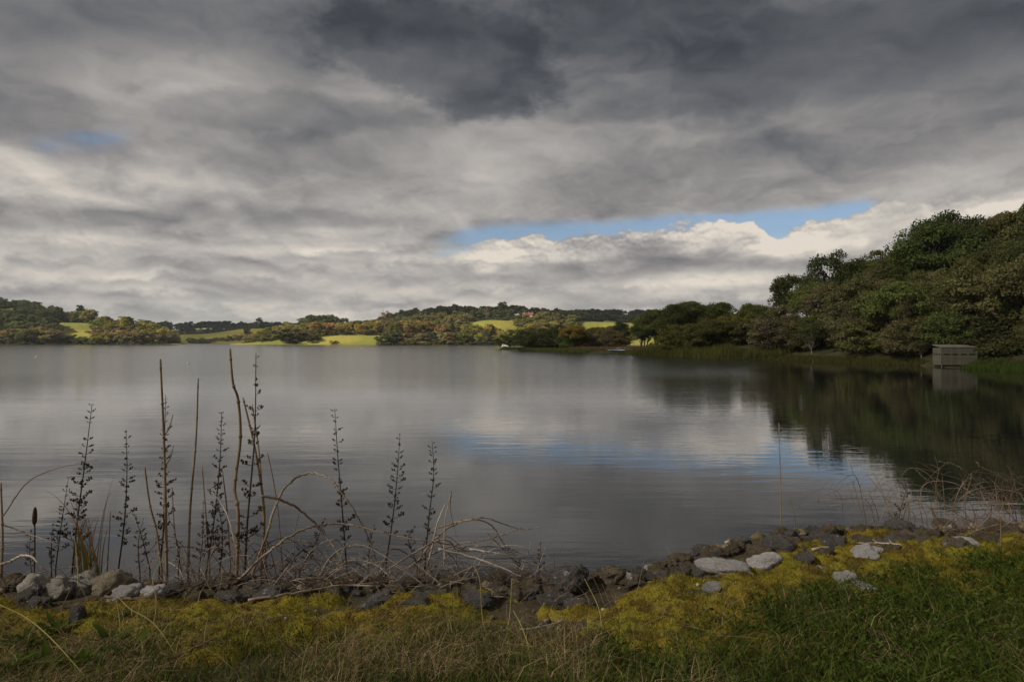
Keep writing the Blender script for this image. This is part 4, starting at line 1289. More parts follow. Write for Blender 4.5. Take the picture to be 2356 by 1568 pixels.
MARKS = [(40, 'by the left edge'), (140, 'by the cream stone'), (262, 'by the tan boulder'), (360, 'by the last white stone'), (475, 'below the bushy seed stem'), (565, 'below the tallest seed stem'), (690, 'below the tall arch'),
         (800, 'below the stem inside the arch'), (890, 'left of the last tall stem'), (980, 'below the last tall stem'), (1080, 'below the small arch'), (1200, 'below the cane tips'), (1305, 'by the leaning slate stone'), (1450, 'by the small white stone'),
         (1560, 'left of the broad whitish stone'), (1680, 'behind the broad whitish stone'), (1798, 'by the single straight stalk'), (1920, 'by the dark domed stone'), (2040, 'left of the dry brambles'), (2200, 'by the domed whitish stone'), (2340, 'by the right edge')]
def rubble(Xr, Yf, n, label, group, wr=(22, 48)):
    for i in range(n):
        X = random.uniform(*Xr)
        Y = Yf(X) + random.uniform(-1, 1) * 30
        w = random.uniform(*wr)
        mt = random.choice(('dark_stone', 'dark_stone', 'dark_stone', 'slate_stone'))
        look = ('small ' if w < wr[0] * 0.65 + wr[1] * 0.35 else 'large ' if w > wr[0] * 0.35 + wr[1] * 0.65 else 'middling ') + ('brown' if mt == 'dark_stone' else 'slate grey')
        spot = nearest(X, MARKS) + (', water side' if Y < Yf(X) - 8 else ', moss side' if Y > Yf(X) + 8 else ', mid strip')
        stone(X, Y, w, w * random.uniform(0.5, 0.72), mt, look + ' ' + label + ' ' + spot, group, True, random.uniform(-0.3, 0.3), random.uniform(0.7, 1.0))
rubble((-20, 420), lambda X: 1352, 20, 'rubble stone', 'dark rubble at left', (36, 64))
rubble((395, 1300), lambda X: 1346, 150, 'pitted rubble stone', 'rubble under the canes')
rubble((1250, 1600), lambda X: 1350 - 0.12 * (X - 1250), 20, 'rubble stone', 'rubble in the middle')
rubble((1500, 2060), lambda X: float(np.interp(X, [1500, 1600, 1750, 1900, 2060], [1322, 1292, 1262, 1250, 1248])), 115, 'rough rubble stone', 'rubble at the right edge', (24, 48))
rubble((2050, 2360), lambda X: 1232, 12, 'half-hidden rubble stone', 'rubble by the brambles', (40, 70))
def loose_rubble():
    """rubble lying down the slope towards the water, past the stones one can tell apart"""
    base = [np.array([v.co[:] for v in stone_mesh(40 + i, 0.1, 2).vertices]) for i in range(4)]
    tri = np.array([p.vertices[:] for p in stone_mesh(40, 0.1, 2).polygons])
    Vs, Fs, n = [], [], 0
    for q in range(1100):
        x = random.uniform(-4, 4.5) if q % 2 else random.uniform(-6, 8); c = float(crest_y(np.array([x]))[0]); y = c + (random.uniform(-0.06, 0.7) if q % 2 else random.uniform(0.5, 4.6))
        s = random.uniform(0.02, 0.06) if q % 2 else random.uniform(0.07, 0.15)
        W = random.choice(base) * np.array([s, s * random.uniform(.7, 1), s * 0.7])
        a = random.uniform(0, 6.28)
        W = np.stack([W[:, 0] * math.cos(a) - W[:, 1] * math.sin(a) + x, W[:, 0] * math.sin(a) + W[:, 1] * math.cos(a) + y, W[:, 2] + bz(x, y) + s * 0.2], -1)
        Vs.append(W); Fs.append(tri + n); n += len(W)
    tag(put('rubble_slope', arr_mesh('rubble_slope', np.concatenate(Vs), np.concatenate(Fs), M['dark_stone'], True)), 'loose dark rubble covering the slope down to the water', 'rubble', kind='stuff')
loose_rubble()

def pebbles():
    base = np.array([v.co[:] for v in stone_mesh(60, 0.08, 1).vertices]); tri = np.array([p.vertices[:] for p in stone_mesh(60, 0.08, 1).polygons])
    for mt, lab, n in (('tan_stone', 'small pale pebbles and chips scattered over the bank', 60), ('dark_stone', 'small dark pebbles and chips scattered over the bank', 420)):
        Vs, Fs, k = [], [], 0
        for _ in range(n):
            y = random.uniform(2.7, 4.5); x = random.uniform(-0.85, 0.85) * y
            if float(crest_y(np.array([x]))[0]) - y > 0.75: continue
            s_ = random.uniform(0.005, 0.022)
            a = random.uniform(0, 6.28)
            W = base * np.array([s_, s_ * random.uniform(.6, 1), s_ * 0.6])
            W = np.stack([W[:, 0] * math.cos(a) - W[:, 1] * math.sin(a) + x, W[:, 0] * math.sin(a) + W[:, 1] * math.cos(a) + y, W[:, 2] + bz(x, y) + 0.012], -1)
            Vs.append(W); Fs.append(tri + k); k += len(W)
        tag(put('pebbles', arr_mesh('pebbles', np.concatenate(Vs), np.concatenate(Fs), M[mt], True)), lab, 'pebbles', kind='stuff')
pebbles()

# ------------------------------------------------------------------ moss, grass and herbs on the bank
def view_points(n, y0, y1, rng, over=0.9):
    y = rng.uniform(y0, y1, n); x = rng.uniform(-1, 1, n) * (over * y + 0.75)
    return x, y
def moss_mask(x, y):
    c = crest_y(x)
    t = c - y                                   # distance in front of the crest
    lo = np.interp(x, [-3, 0.6, 1.1, 1.7, 2.2, 3.5], [0.20, 0.20, 0.30, 0.30, 0.08, 0.05]) + 0.04 * np.sin(x * 5)
    hi = np.interp(x, [-3, -1.5, 0, 0.9, 1.8, 3.5], [0.80, 0.76, 0.74, 1.0, 1.20, 0.75])
    f = fbm(x * 3.1 + 2, y * 3.1, 3)
    holes = (0.25 + 0.75 * smoothstep(0.28, 0.46, fbm(x * 4.3 + 21, y * 6.0 + 4, 2)))
    return smoothstep(lo - 0.08, lo + 0.10, t + (f - 0.5) * 0.4) * smoothstep(hi + 0.14, hi - 0.14, t + (f - 0.5) * 0.6) * holes
def moss_lift(x, y):
    """cushions: rounded swellings of the moss"""
    a = np.abs(fbm(x * 5 + 11, y * 7 + 3, 2) - 0.5) * 2
    b = np.abs(fbm(x * 13 + 1, y * 16 + 9, 2) - 0.5) * 2
    return 0.034 * (1 - a) ** 2 + 0.016 * (1 - b) ** 2
M['moss'] = None
def moss_mat(name, tuft):
    m, g = mat_new(name)
    p = coords(g)
    n = g.noise(p, 2.6, 4, 0.55); f = g.noise(p, 14, 5, 0.6); h = g.noise(p, 120, 3, 0.6)
    c = g.mix(g.smooth(n, 0.36, 0.64), (0.255, 0.185, 0.024), (0.265, 0.225, 0.030))
    c = g.mix(g.smooth(f, 0.44, 0.62) * 0.85, c, (0.098, 0.062, 0.022))
    c = g.mix(g.smooth(g.noise(p, 5, 3, 0.5), 0.60, 0.72) * 0.6, c, (0.11, 0.115, 0.028))
    k = g.smooth(S(g, g.node('ShaderNodeNewGeometry').outputs['Random Per Island']), 0, 1, 0.55, 1.4) if tuft else g.smooth(h, 0.3, 0.7, 0.5, 1.0)
    hs = g.node('ShaderNodeHueSaturation'); g.put(hs.inputs['Value'], k); g.put(hs.inputs['Color'], c)
    mat_out(g, principled(g, S(g, hs.outputs[0]), 0.95, 0.05, bump(g, h, 1.0, 0.01)))
    return m
def moss():
    xs_, ys_ = np.arange(-3.6, 4.2, 0.02), np.arange(2.3, 4.7, 0.02)
    X, Y = np.meshgrid(xs_, ys_)
    mk = moss_mask(X, Y)
    Z = bank_z(X, Y) + mk * moss_lift(X, Y) * 1.2 - (1 - mk) ** 2 * 0.03 + 0.004
    V = np.stack([X, Y, Z], -1).reshape(-1, 3)
    i = np.arange(X.size).reshape(X.shape)
    F = np.stack([i[:-1, :-1], i[:-1, 1:], i[1:, 1:], i[1:, :-1]], -1).reshape(-1, 4)
    F = F[(mk.reshape(-1)[F] > 0.01).any(1)]
    tag(put('moss_cushion', arr_mesh('moss_cushion', V, F, moss_mat('moss_bed', False), True)), 'golden green moss cushions spread over the top of the bank', 'moss', kind='stuff')
    rng = np.random.default_rng(5)
    x, y = view_points(200000, 2.4, 4.6, rng, 0.86)
    mk = moss_mask(x, y)
    ok = mk > rng.uniform(0.15, 0.9, len(x))
    x, y, mk = x[ok], y[ok], mk[ok]
    P = np.stack([x, y, bank_z(x, y) + mk * moss_lift(x, y) * 1.2 - (1 - mk) ** 2 * 0.03], -1)
    V, F = blades(P, rng.uniform(0.008, 0.022, len(P)), rng.uniform(0.003, 0.006, len(P)), rng, 0.8, 0)
    tag(put('moss_tufts', arr_mesh('moss_tufts', V, F, moss_mat('moss_tuft', True))), 'fine golden moss tips covering the moss cushions', 'moss', kind='stuff')
moss()

M['grass_green'] = foliage_mat('grass_green', 0.35, 0.55, 1.5, (0.072, 0.098, 0.020))
M['grass_straw'] = foliage_mat('grass_straw', 0.25, 0.5, 1.5, (0.30, 0.22, 0.12))
M['grass_olive'] = foliage_mat('grass_olive', 0.3, 0.5, 1.5, (0.135, 0.135, 0.034))
M['herb'] = foliage_mat('herb_leaf', 0.35, 0.55, 1.4, (0.058, 0.088, 0.017))
def grass_cover(x, y):
    c = crest_y(x)
    hi = np.interp(x, [-3, -1.5, 0, 0.9, 1.6, 2.2, 3.5], [0.50, 0.50, 0.48, 0.76, 0.98, 0.58, 0.30])
    return smoothstep(hi - 0.10, hi + 0.22, (c - y) + (fbm(x * 2.7 + 7, y * 2.7, 3) - 0.5) * 0.5)
def grass(name, label, n, mat, hr, wr, lean, seed, keep, zlift=0.0, seg=1):
    n = int(n * 1.35)
    rng = np.random.default_rng(seed)
    x, y = view_points(n, 1.55, 4.4, rng, 0.86)
    ok = (grass_cover(x, y) * keep(x, y)) > rng.uniform(0.02, 1.0, n)
    x, y = x[ok], y[ok]
    P = np.stack([x, y, bank_z(x, y) - 0.005 + zlift * rng.uniform(0, 1, len(x))], -1)
    V, F = blades(P, rng.uniform(*hr, len(P)), rng.uniform(*wr, len(P)), rng, lean, seg)
    tag(put(name, arr_mesh(name, V, F, M[mat])), label, 'grass', kind='stuff')
rightness = lambda x, y: smoothstep(-0.3, 1.4, x - (y - 2.4) * 0.4)
grass('turf_grass', 'short olive grass over the near bank', 90000, 'grass_olive', (0.03, 0.10), (0.002, 0.004), 0.7, 21, lambda x, y: 0.25 + 0.9 * smoothstep(0.35, 0.6, fbm(x * 3.5 + 9, y * 3.5, 3)))
grass('turf_grass', 'fresh green grass blades over the near bank', 70000, 'grass_green', (0.05, 0.16), (0.0025, 0.006), 0.9, 22, lambda x, y: (0.35 + 0.55 * rightness(x, y)) * (0.25 + 1.1 * smoothstep(0.32, 0.62, fbm(x * 5 + 3, y * 5, 3))))
grass('dead_grass', 'straw-coloured dead grass lying in the turf', 60000, 'grass_straw', (0.04, 0.13), (0.0015, 0.003), 1.6, 23, lambda x, y: smoothstep(0.36, 0.62, fbm(x * 1.9 + 4, y * 1.9, 3)) * (1 - 0.65 * rightness(x, y)) * 1.2, 0.03)

def moss_grass():
    rng = np.random.default_rng(77)
    x, y = view_points(80000, 2.4, 4.3, rng, 0.86)
    ok = (moss_mask(x, y) * smoothstep(0.40, 0.66, fbm(x * 4.1 + 31, y * 4.1, 3))) > rng.uniform(0.1, 1.6, len(x))
    x, y = x[ok], y[ok]
    P = np.stack([x, y, bank_z(x, y)], -1)
    V, F = blades(P, rng.uniform(0.03, 0.09, len(P)), rng.uniform(0.002, 0.004, len(P)), rng, 0.9, 1)
    tag(put('turf_grass', arr_mesh('turf_grass', V, F, M['grass_olive'])), 'thin grass growing up through the moss', 'grass', kind='stuff')
moss_grass()
def herb_leaves():
    """low broad-leaved herbs in the turf, thick at the right"""
    rng = np.random.default_rng(31)
    n = 108000
    x, y = view_points(n, 1.6, 3.9, rng, 0.86)
    ok = (grass_cover(x, y) * (0.04 + 0.96 * smoothstep(0.3, 1.5, x + (fbm(x * 2, y * 2, 3) - 0.5) * 1.6 - (y - 2.4) * 0.4))) > rng.uniform(0.05, 1, n)
    x, y = x[ok], y[ok]
    m = len(x)
    z = bank_z(x, y) + rng.uniform(0.005, 0.075, m) * (0.25 + 1.3 * fbm(x * 6, y * 6, 2))
    N = np.stack([rng.normal(0, 0.9, m), rng.normal(-0.25, 0.9, m), np.ones(m)], -1); N /= np.linalg.norm(N, axis=1, keepdims=True)
    T = np.cross(N, rng.normal(size=(m, 3))); T /= np.linalg.norm(T, axis=1, keepdims=True)
    B = np.cross(N, T)
    L = rng.uniform(0.005, 0.0145, (m, 1)); W = L * rng.uniform(0.25, 0.55, (m, 1))
    C = np.stack([x, y, z], -1)
    V = np.stack([C - T * L, C - T * L * 0.2 - B * W, C + T * L * 0.55 - B * W * 0.7, C + T * L - N * L * 0.3, C + T * L * 0.55 + B * W * 0.7, C - T * L * 0.2 + B * W], 1).reshape(-1, 3)
    F = np.arange(m * 6).reshape(m, 6)
    tag(put('herb_carpet', arr_mesh('herb_carpet', V, F, M['herb'])), 'carpet of small green herb leaves at the lower right of the bank', 'herbs', kind='stuff')
herb_leaves()

def strap_leaf(L, W, bend, rng):
    V, F, n = [], [], 7
    for i in range(n):
        t = i / (n - 1)
        w = W * (0.25 + 0.75 * math.sin(math.pi * min(1, t * 0.85 + 0.12)) ** 0.8) * (1.0 if t < 0.98 else 0.05)
        y = L * math.sin(t * bend) / bend; z = L * (1 - math.cos(t * bend)) / bend
        V += [(-w / 2, z, y), (0, z + w * 0.12, y), (w / 2, z, y)]
    for i in range(n - 1):
        for k in range(2):
            F.append((i * 3 + k, i * 3 + k + 1, (i + 1) * 3 + k + 1, (i + 1) * 3 + k))
    b = MB(); b.add(V, F)
    return b
LEAFM = [strap_leaf(1, random.uniform(0.16, 0.26), random.uniform(0.6, 1.5), random).mesh('leaf', M['herb'], True) for _ in range(6)]
def rosette(X, Y, size, n, label, group=None, flat=0.9, name='leafy_herb'):
    x, y, z = on_bank(X, Y)
    o = empty(name, (x, y, z + 0.005)); tag(o, label, 'plant', group)
    n = int(n * (1.9 if X < 400 else 1.2)); size *= 0.85 if X < 400 else 0.9
    for i in range(n):
        l = put('leaf', random.choice(LEAFM), o)
        s = size * random.uniform(0.6, 1.15)
        l.scale = (s, s, s)
        l.rotation_euler = Euler((-random.uniform(0.15, flat), 0, 6.283 * i / n + random.uniform(-.35, .35)), 'XYZ')
        l.rotation_euler = (Matrix.Rotation(6.283 * i / n + random.uniform(-.4, .4), 3, 'Z') @ Matrix.Rotation(-random.uniform(0.1, flat), 3, 'X')).to_euler()
for (X, Y, s, n, lab) in [(60, 1500, 0.16, 11, 'leafy green herb in the lower left corner, leftmost clump'), (130, 1470, 0.15, 10, 'leafy green herb beside the upright stone at left'), (255, 1500, 0.17, 12, 'large leafy herb right of the upright stone'),
                          (180, 1550, 0.16, 11, 'leafy herb at the bottom edge below the upright stone'), (310, 1520, 0.15, 10, 'leafy herb at the right end of the lower left clumps'), (20, 1560, 0.15, 10, 'leafy herb cut by the lower left corner'), (260, 1440, 0.11, 7, 'small upright leaf tuft above the leafy clumps'), (110, 1555, 0.15, 9, 'leafy herb between the corner and the bottom clump'),
                          (1260, 1545, 0.12, 8, 'lance-leaved herb at the bottom middle, left of the yellow stalk foot'), (1405, 1500, 0.09, 7, 'small star-shaped herb in the turf right of the yellow stalks'), (1500, 1555, 0.10, 7, 'leafy herb at the bottom edge right of the star-shaped one'), (1760, 1400, 0.10, 7, 'herb tuft at the moss edge below the whitish stones'),
                          (1850, 1360, 0.09, 7, 'herb with long leaves lying across the moss'), (2120, 1330, 0.10, 8, 'herb tuft at the moss edge at right'), (2000, 1440, 0.10, 8, 'herb in the green turf below the pale stone pair'), (2250, 1400, 0.10, 8, 'herb clump at the far right of the turf'), (1690, 1500, 0.09, 8, 'herb rosette in the turf at right of centre'), (2150, 1520, 0.10, 8, 'herb clump near the lower right corner')]:
    rosette(X, Y, s, n, lab, None)

# ------------------------------------------------------------------ dead stalks, canes and seed stems in front of the water
M['figwort'] = simple_mat('seed_stem', (0.026, 0.019, 0.015), (0.065, 0.045, 0.032), 20, 0.85, 0.2)
M['stalk'] = simple_mat('dead_stalk', (0.16, 0.105, 0.060), (0.26, 0.185, 0.115), 9, 0.8, 0.2, 0.3, 0.002, 60)
M['cane'] = simple_mat('bramble_cane', (0.14, 0.092, 0.062), (0.33, 0.26, 0.20), 7, 0.75, 0.25, 0.3, 0.002, 60)
M['bleached'] = simple_mat('bleached_twig', (0.27, 0.22, 0.175), (0.44, 0.38, 0.32), 9, 0.8, 0.2)
M['brown_twig'] = simple_mat('brown_twig', (0.075, 0.050, 0.036), (0.15, 0.10, 0.072), 9, 0.85, 0.2)
M['green_stalk'] = simple_mat('yellow_stalk', (0.20, 0.185, 0.050), (0.30, 0.25, 0.09), 9, 0.7, 0.3)
M['cattail'] = simple_mat('cattail_head', (0.035, 0.020, 0.013), (0.07, 0.04, 0.025), 40, 0.95, 0.1, 0.5, 0.003, 200)

def at(X, Y, D):
    u, v = tan_uv(X, Y)
    return Vector((u * D, D, CAM_Z + v * D))
def curve3(pts, D0, D1=None, n=None, wander=0.05):
    """a stem through picture points, running from distance D0 to D1 and wandering in depth"""
    D1 = D0 if D1 is None else D1
    m = len(pts)
    ph = random.uniform(0, 6.28)
    P = [at(X, Y, D0 + (D1 - D0) * i / (m - 1) + wander * math.sin(ph + i * 1.3)) for i, (X, Y) in enumerate(pts)]
    return spline(P, n or max(10, m * 5))
def foot(P, drop=0.25):
    """carry the lower end down into the ground"""
    p = P[0]
    g = bz(p.x, p.y)
    if p.z > g - 0.02: P = [Vector((p.x, p.y, g - 0.03))] + P
    return P

# seed capsule cluster: small forked sprig with round capsules (several shapes, shared)
def sprig(seed):
    rng = random.Random(seed)
    b = MB()
    tip = Vector((1.0, 0, rng.uniform(0.28, 0.5)))
    b.tube(spline([(0, 0, 0), (0.5, 0, 0.1), tip], 5), [0.035, 0.03, 0.028, 0.025, 0.02], 4)
    for i in range(10):
        t = rng.uniform(0.40, 1.05)
        s = Vector((t, rng.uniform(-.06, .06), 0.42 * t * t))
        e = s + Vector((rng.uniform(-0.1, 0.28), rng.uniform(-.3, .3), rng.uniform(0.05, 0.30)))
        b.tube([s, e], [0.02, 0.016], 3, cap=False)
        r = rng.uniform(0.085, 0.135)
        o = [Vector(v) for v in ((1, 0, 0), (-1, 0, 0), (0, 1, 0), (0, -1, 0), (0, 0, 1.35), (0, 0, -1))]
        b.add([e + v * r for v in o], [(0, 2, 4), (2, 1, 4), (1, 3, 4), (3, 0, 4), (2, 0, 5), (1, 2, 5), (3, 1, 5), (0, 3, 5)])
    return b.mesh('seed_cluster', M['figwort'])
SPRIG = [sprig(i) for i in range(5)]
def figwort(label, pts, D, clusters, smax, r0=0.0045, start=0.2, group=None):
    P = foot(curve3(pts, D, D + random.uniform(-.08, .08), 26, 0.03))
    base = P[0]
    o = empty('seed_stem', base); tag(o, label, 'dead plant', group)
    b = MB(); n = len(P)
    b.tube([p - base for p in P], [r0 * 1.25 * (1 - 0.75 * i / (n - 1)) for i in range(n)], 6)
    put('stem', b.mesh('stem', M['figwort'], True), o)
    clusters = int(clusters * 1.35)
    for k in range(clusters):
        t = start + (1 - start) * (k + 0.4 + random.uniform(-.35, .35)) / clusters
        if random.random() < 0.08: continue
        f = t * (n - 1); i = min(int(f), n - 2)
        p = P[i].lerp(P[i + 1], f - i) - base
        a0 = random.uniform(0, 6.28) + k * 1.57
        taper = (1 - t) ** 0.6
        for s in (0, 1):
            if random.random() < 0.06: continue
            c = put('seed_cluster', random.choice(SPRIG), o, p)
            sz = (0.010 + smax * 1.05 * taper) * random.uniform(0.55, 1.25)
            c.scale = (sz, sz, sz)
            c.rotation_euler = (0, random.uniform(-.25, .2), a0 * 0.35 + s * math.pi + random.uniform(-.4, .4))
for (pts, D, n, s, r, lab) in [
        ([(166, 1312), (180, 1180), (196, 1060), (212, 928)], 3.75, 19, 0.055, 0.0045, 'tall dark seed stem leaning right, first tall one from the left edge'),
        ([(272, 1312), (286, 1200), (292, 1090), (290, 988)], 3.80, 15, 0.036, 0.004, 'slender dark seed stem second tall one from the left edge'),
        ([(366, 1320), (377, 1200), (378, 1060), (381, 908)], 3.75, 20, 0.040, 0.0045, 'dark seed stem standing against the tall brown stalk at left'),
        ([(474, 1318), (492, 1200), (506, 1060), (510, 946)], 3.72, 21, 0.042, 0.0045, 'dark bushy seed stem left of the crooked brown stalk'),
        ([(563, 1318), (570, 1190), (586, 1000), (589, 812)], 3.65, 16, 0.062, 0.0060, 'tallest dark seed stem, almost reaching the far shore'),
        ([(798, 1312), (788, 1180), (778, 1060), (770, 938)], 3.80, 17, 0.045, 0.0045, 'dark seed stem inside the big bramble arch'),
        ([(888, 1300), (905, 1180), (915, 1080), (920, 996)], 3.85, 15, 0.040, 0.004, 'dark seed stem second from the right of the row'),
        ([(978, 1285), (988, 1180), (998, 1090), (994, 1012)], 3.85, 14, 0.036, 0.004, 'dark seed stem at the right end of the row'),
        ([(128, 1305), (142, 1200), (158, 1096)], 3.70, 13, 0.028, 0.003, 'short dark seed stem beside the reed tuft'),
        ([(458, 1310), (466, 1240), (468, 1150)], 3.70, 10, 0.026, 0.003, 'short dark seed stem at the foot of the bushy one'),
        ([(505, 1318), (512, 1230), (498, 1130)], 3.78, 12, 0.036, 0.0035, 'half-height dark seed stem behind the white bent twig'),
        ([(1240, 1320), (1242, 1280), (1244, 1245)], 3.95, 6, 0.018, 0.0025, 'small dark seed stem alone at the right end of the canes'),
        ([(2062, 1235), (2075, 1160), (2096, 1100)], 4.5, 9, 0.030, 0.003, 'thin dark seed stem beside the dry brambles at right'),
        ([(118, 1320), (118, 1260), (122, 1205)], 3.65, 7, 0.024, 0.003, 'low dark seed stem left of the reed tuft'),
        ([(322, 1318), (318, 1250), (330, 1190)], 3.75, 7, 0.024, 0.003, 'low dark seed stem between the second and third tall ones'),
        ([(345, 1310), (328, 1240), (308, 1180)], 3.85, 7, 0.024, 0.003, 'low dark seed stem leaning left behind the white stones'),
        ([(410, 1320), (412, 1270), (402, 1225)], 3.75, 6, 0.022, 0.003, 'low dark seed stem at the foot of the tall brown stalk'),
        ([(75, 1330), (68, 1270), (72, 1215)], 3.8, 7, 0.022, 0.0025, 'low dark seed stem behind the cattail'),
        ([(690, 1315), (730, 1240), (748, 1190)], 3.85, 7, 0.028, 0.003, 'low dark seed stem leaning right under the big bramble arch'),
        ([(848, 1310), (850, 1260), (862, 1205)], 3.9, 6, 0.026, 0.003, 'low dark seed stem right of the bramble arch foot'),
        ([(960, 1300), (940, 1240), (955, 1210)], 3.95, 5, 0.022, 0.003, 'low dark seed stem among the canes'),
        ([(640, 1320), (690, 1270), (735, 1240)], 3.8, 6, 0.024, 0.003, 'low dark seed stem lying slanted under the bramble arch'),
        ([(1195, 1320), (1185, 1280), (1170, 1255)], 3.95, 5, 0.018, 0.0025, 'low dark seed stem left of the small solitary one')]:
    figwort(lab, pts, D, n, s, r)

def stalk(label, pts, D, r, mat='stalk', nodes=5, D1=None, tip=0.55, name='dead_stalk', cat='stalk', grounded=True, twigs=()):
    P = curve3(pts, D, D1, max(16, len(pts) * 6), 0.03)
    if grounded: P = foot(P)
    base = P[0]
    n = len(P)
    o = empty(name, base); tag(o, label, cat)
    rad = [r * (1 - (1 - tip) * i / (n - 1)) for i in range(n)]
    b = MB(); b.tube([p - base for p in P], rad, 7); put('stem', b.mesh('stem', M[mat], True), o)
    for k in range(nodes):
        i = min(n - 2, int((k + 0.8) / nodes * (n - 1)))
        q = P[i] - base; t = (P[i + 1] - P[i]).normalized() * rad[i]
        b = MB(); b.tube([q - t * 1.6, q - t * 0.5, q + t * 0.5, q + t * 1.6], [rad[i] * 0.9, rad[i] * 1.45, rad[i] * 1.4, rad[i] * 0.9], 7); nd = put('stem_node', b.mesh('stem_node', M[mat], True), o)
        if twigs and k in twigs:
            d = random.choice((-1, 1))
            b = MB(); b.tube(spline([q, q + Vector((d * 0.03, 0, 0.05)), q + Vector((d * 0.045, 0.01, 0.12))], 6), [r * 0.4] * 4 + [r * 0.3, r * 0.2], 5); put('side_twig', b.mesh('side_twig', M[mat]), o)
for (pts, D, r, nd, tw, lab) in [
        ([(384, 1318), (380, 1120), (376, 980), (369, 826)], 3.70, 0.0085, 6, (2, 3), 'tall straight brown stalk at left, tip just below the far shore'),
        ([(433, 1312), (438, 1170), (451, 1010), (456, 870)], 3.75, 0.0065, 6, (), 'slim pale brown stalk standing alone left of centre of the row'),
        ([(545, 1320), (548, 1180), (540, 1120), (553, 1010), (548, 920), (536, 880), (529, 802)], 3.65, 0.0095, 7, (), 'crooked brown stalk, tallest of the cut stalks'),
        ([(600, 1320), (608, 1180), (590, 1050), (575, 980), (559, 914)], 3.75, 0.0075, 6, (), 'curved brown stalk right of the tallest seed stem'),
        ([(612, 1310), (604, 1150), (596, 1040), (580, 930)], 3.85, 0.0060, 6, (), 'thin brown stalk close behind the curved one'),
        ([(372, 1310), (360, 1220), (345, 1160), (333, 1074)], 3.65, 0.0065, 4, (), 'short brown stalk leaning left behind the white stones'),
        ([(482, 1300), (474, 1190), (465, 1072)], 3.80, 0.0050, 4, (), 'short thin brown stalk left of the bushy seed stem'),
        ([(530, 1300), (522, 1170), (512, 1085)], 3.80, 0.0050, 4, (), 'short thin stalk left of the crooked brown stalk'),
        ([(650, 1310), (640, 1180), (628, 1100), (615, 1040)], 3.9, 0.0040, 4, (), 'fine brown stalk under the left side of the bramble arch'),
        ([(1798, 1262), (1796, 1120), (1792, 972)], 4.35, 0.0040, 4, (), 'single straight stalk rising from the rubble at right'),
        ([(1832, 1250), (1828, 1190), (1816, 1142)], 4.35, 0.0030, 3, (), 'short thin stalk beside the single straight stalk at right'),
        ([(2304, 1330), (2303, 1250), (2302, 1182)], 3.75, 0.0040, 3, (), 'upright tan stalk in front of the dry brambles at right'),
        ([(2, 1340), (6, 1240), (2, 1110)], 3.6, 0.0070, 4, (), 'reddish brown stalk at the very left edge'),
        ([(246, 1318), (250, 1250), (254, 1175)], 3.75, 0.0040, 3, (), 'short straight stalk left of the second seed stem'),
        ([(418, 1318), (402, 1220), (396, 1120)], 3.8, 0.0040, 3, (1,), 'thin forked stalk right of the tall brown stalk'),
        ([(680, 1318), (676, 1240), (690, 1170)], 3.9, 0.0035, 3, (), 'thin curving stalk inside the bramble arch')]:
    stalk(lab, pts, D, r, 'stalk', nd, None, 0.6, 'dead_stalk', 'stalk', True, tw)

def cattail():
    P = foot(curve3([(78, 1335), (80, 1270), (80, 1170)], 3.6, None, 10, 0.0))
    base = P[0]
    o = empty('cattail', base); tag(o, 'brown cattail with dark seed head near the left edge', 'cattail')
    b = MB(); b.tube([p - base for p in P], 0.0035, 6); put('stem', b.mesh('stem', M['figwort']), o)
    t0, t1 = at(79, 1207, 3.6) - base, at(81, 1166, 3.6) - base
    b = MB(); b.tube([t0.lerp(t1, i / 7) for i in range(8)], [0.004, 0.0105, 0.012, 0.012, 0.0115, 0.010, 0.0085, 0.004], 10); put('seed_head', b.mesh('seed_head', M['cattail'], True), o)
cattail()

def cane(label, pts, D, r, mat='cane', D1=None, thorns=True, name='bramble_cane', wander=0.06, tip=0.35, cat='bramble'):
    P = curve3(pts, D, D1, max(18, len(pts) * 7), wander)
    base = P[0]; n = len(P)
    o = empty(name, base); tag(o, label, cat)
    Q = [p - base + Vector((random.gauss(0, 1), random.gauss(0, 1), random.gauss(0, 1))) * r * 0.25 for p in P]
    rad = [r * (1 - (1 - tip) * i / (n - 1)) for i in range(n)]
    b = MB(); b.tube(Q, rad, 7); put('stem', b.mesh('stem', M[mat], True), o)
    if thorns:
        b = MB()
        for i in range(1, n - 1):
            for k in range(2):
                t = random.random()
                q = Q[i].lerp(Q[i + 1], t); d = (Q[i + 1] - Q[i]).normalized()
                s = d.cross(Vector((random.gauss(0, 1), random.gauss(0, 1), random.gauss(0, 1)))).normalized()
                a = rad[i]
                b.tube([q + s * a * 0.7, q + s * (a + 0.0075) - d * 0.004], [0.0022, 0.0004], 4, cap=False)
        tag(put('thorns', b.mesh('thorns', M[mat]), o), kind='stuff')
    return o
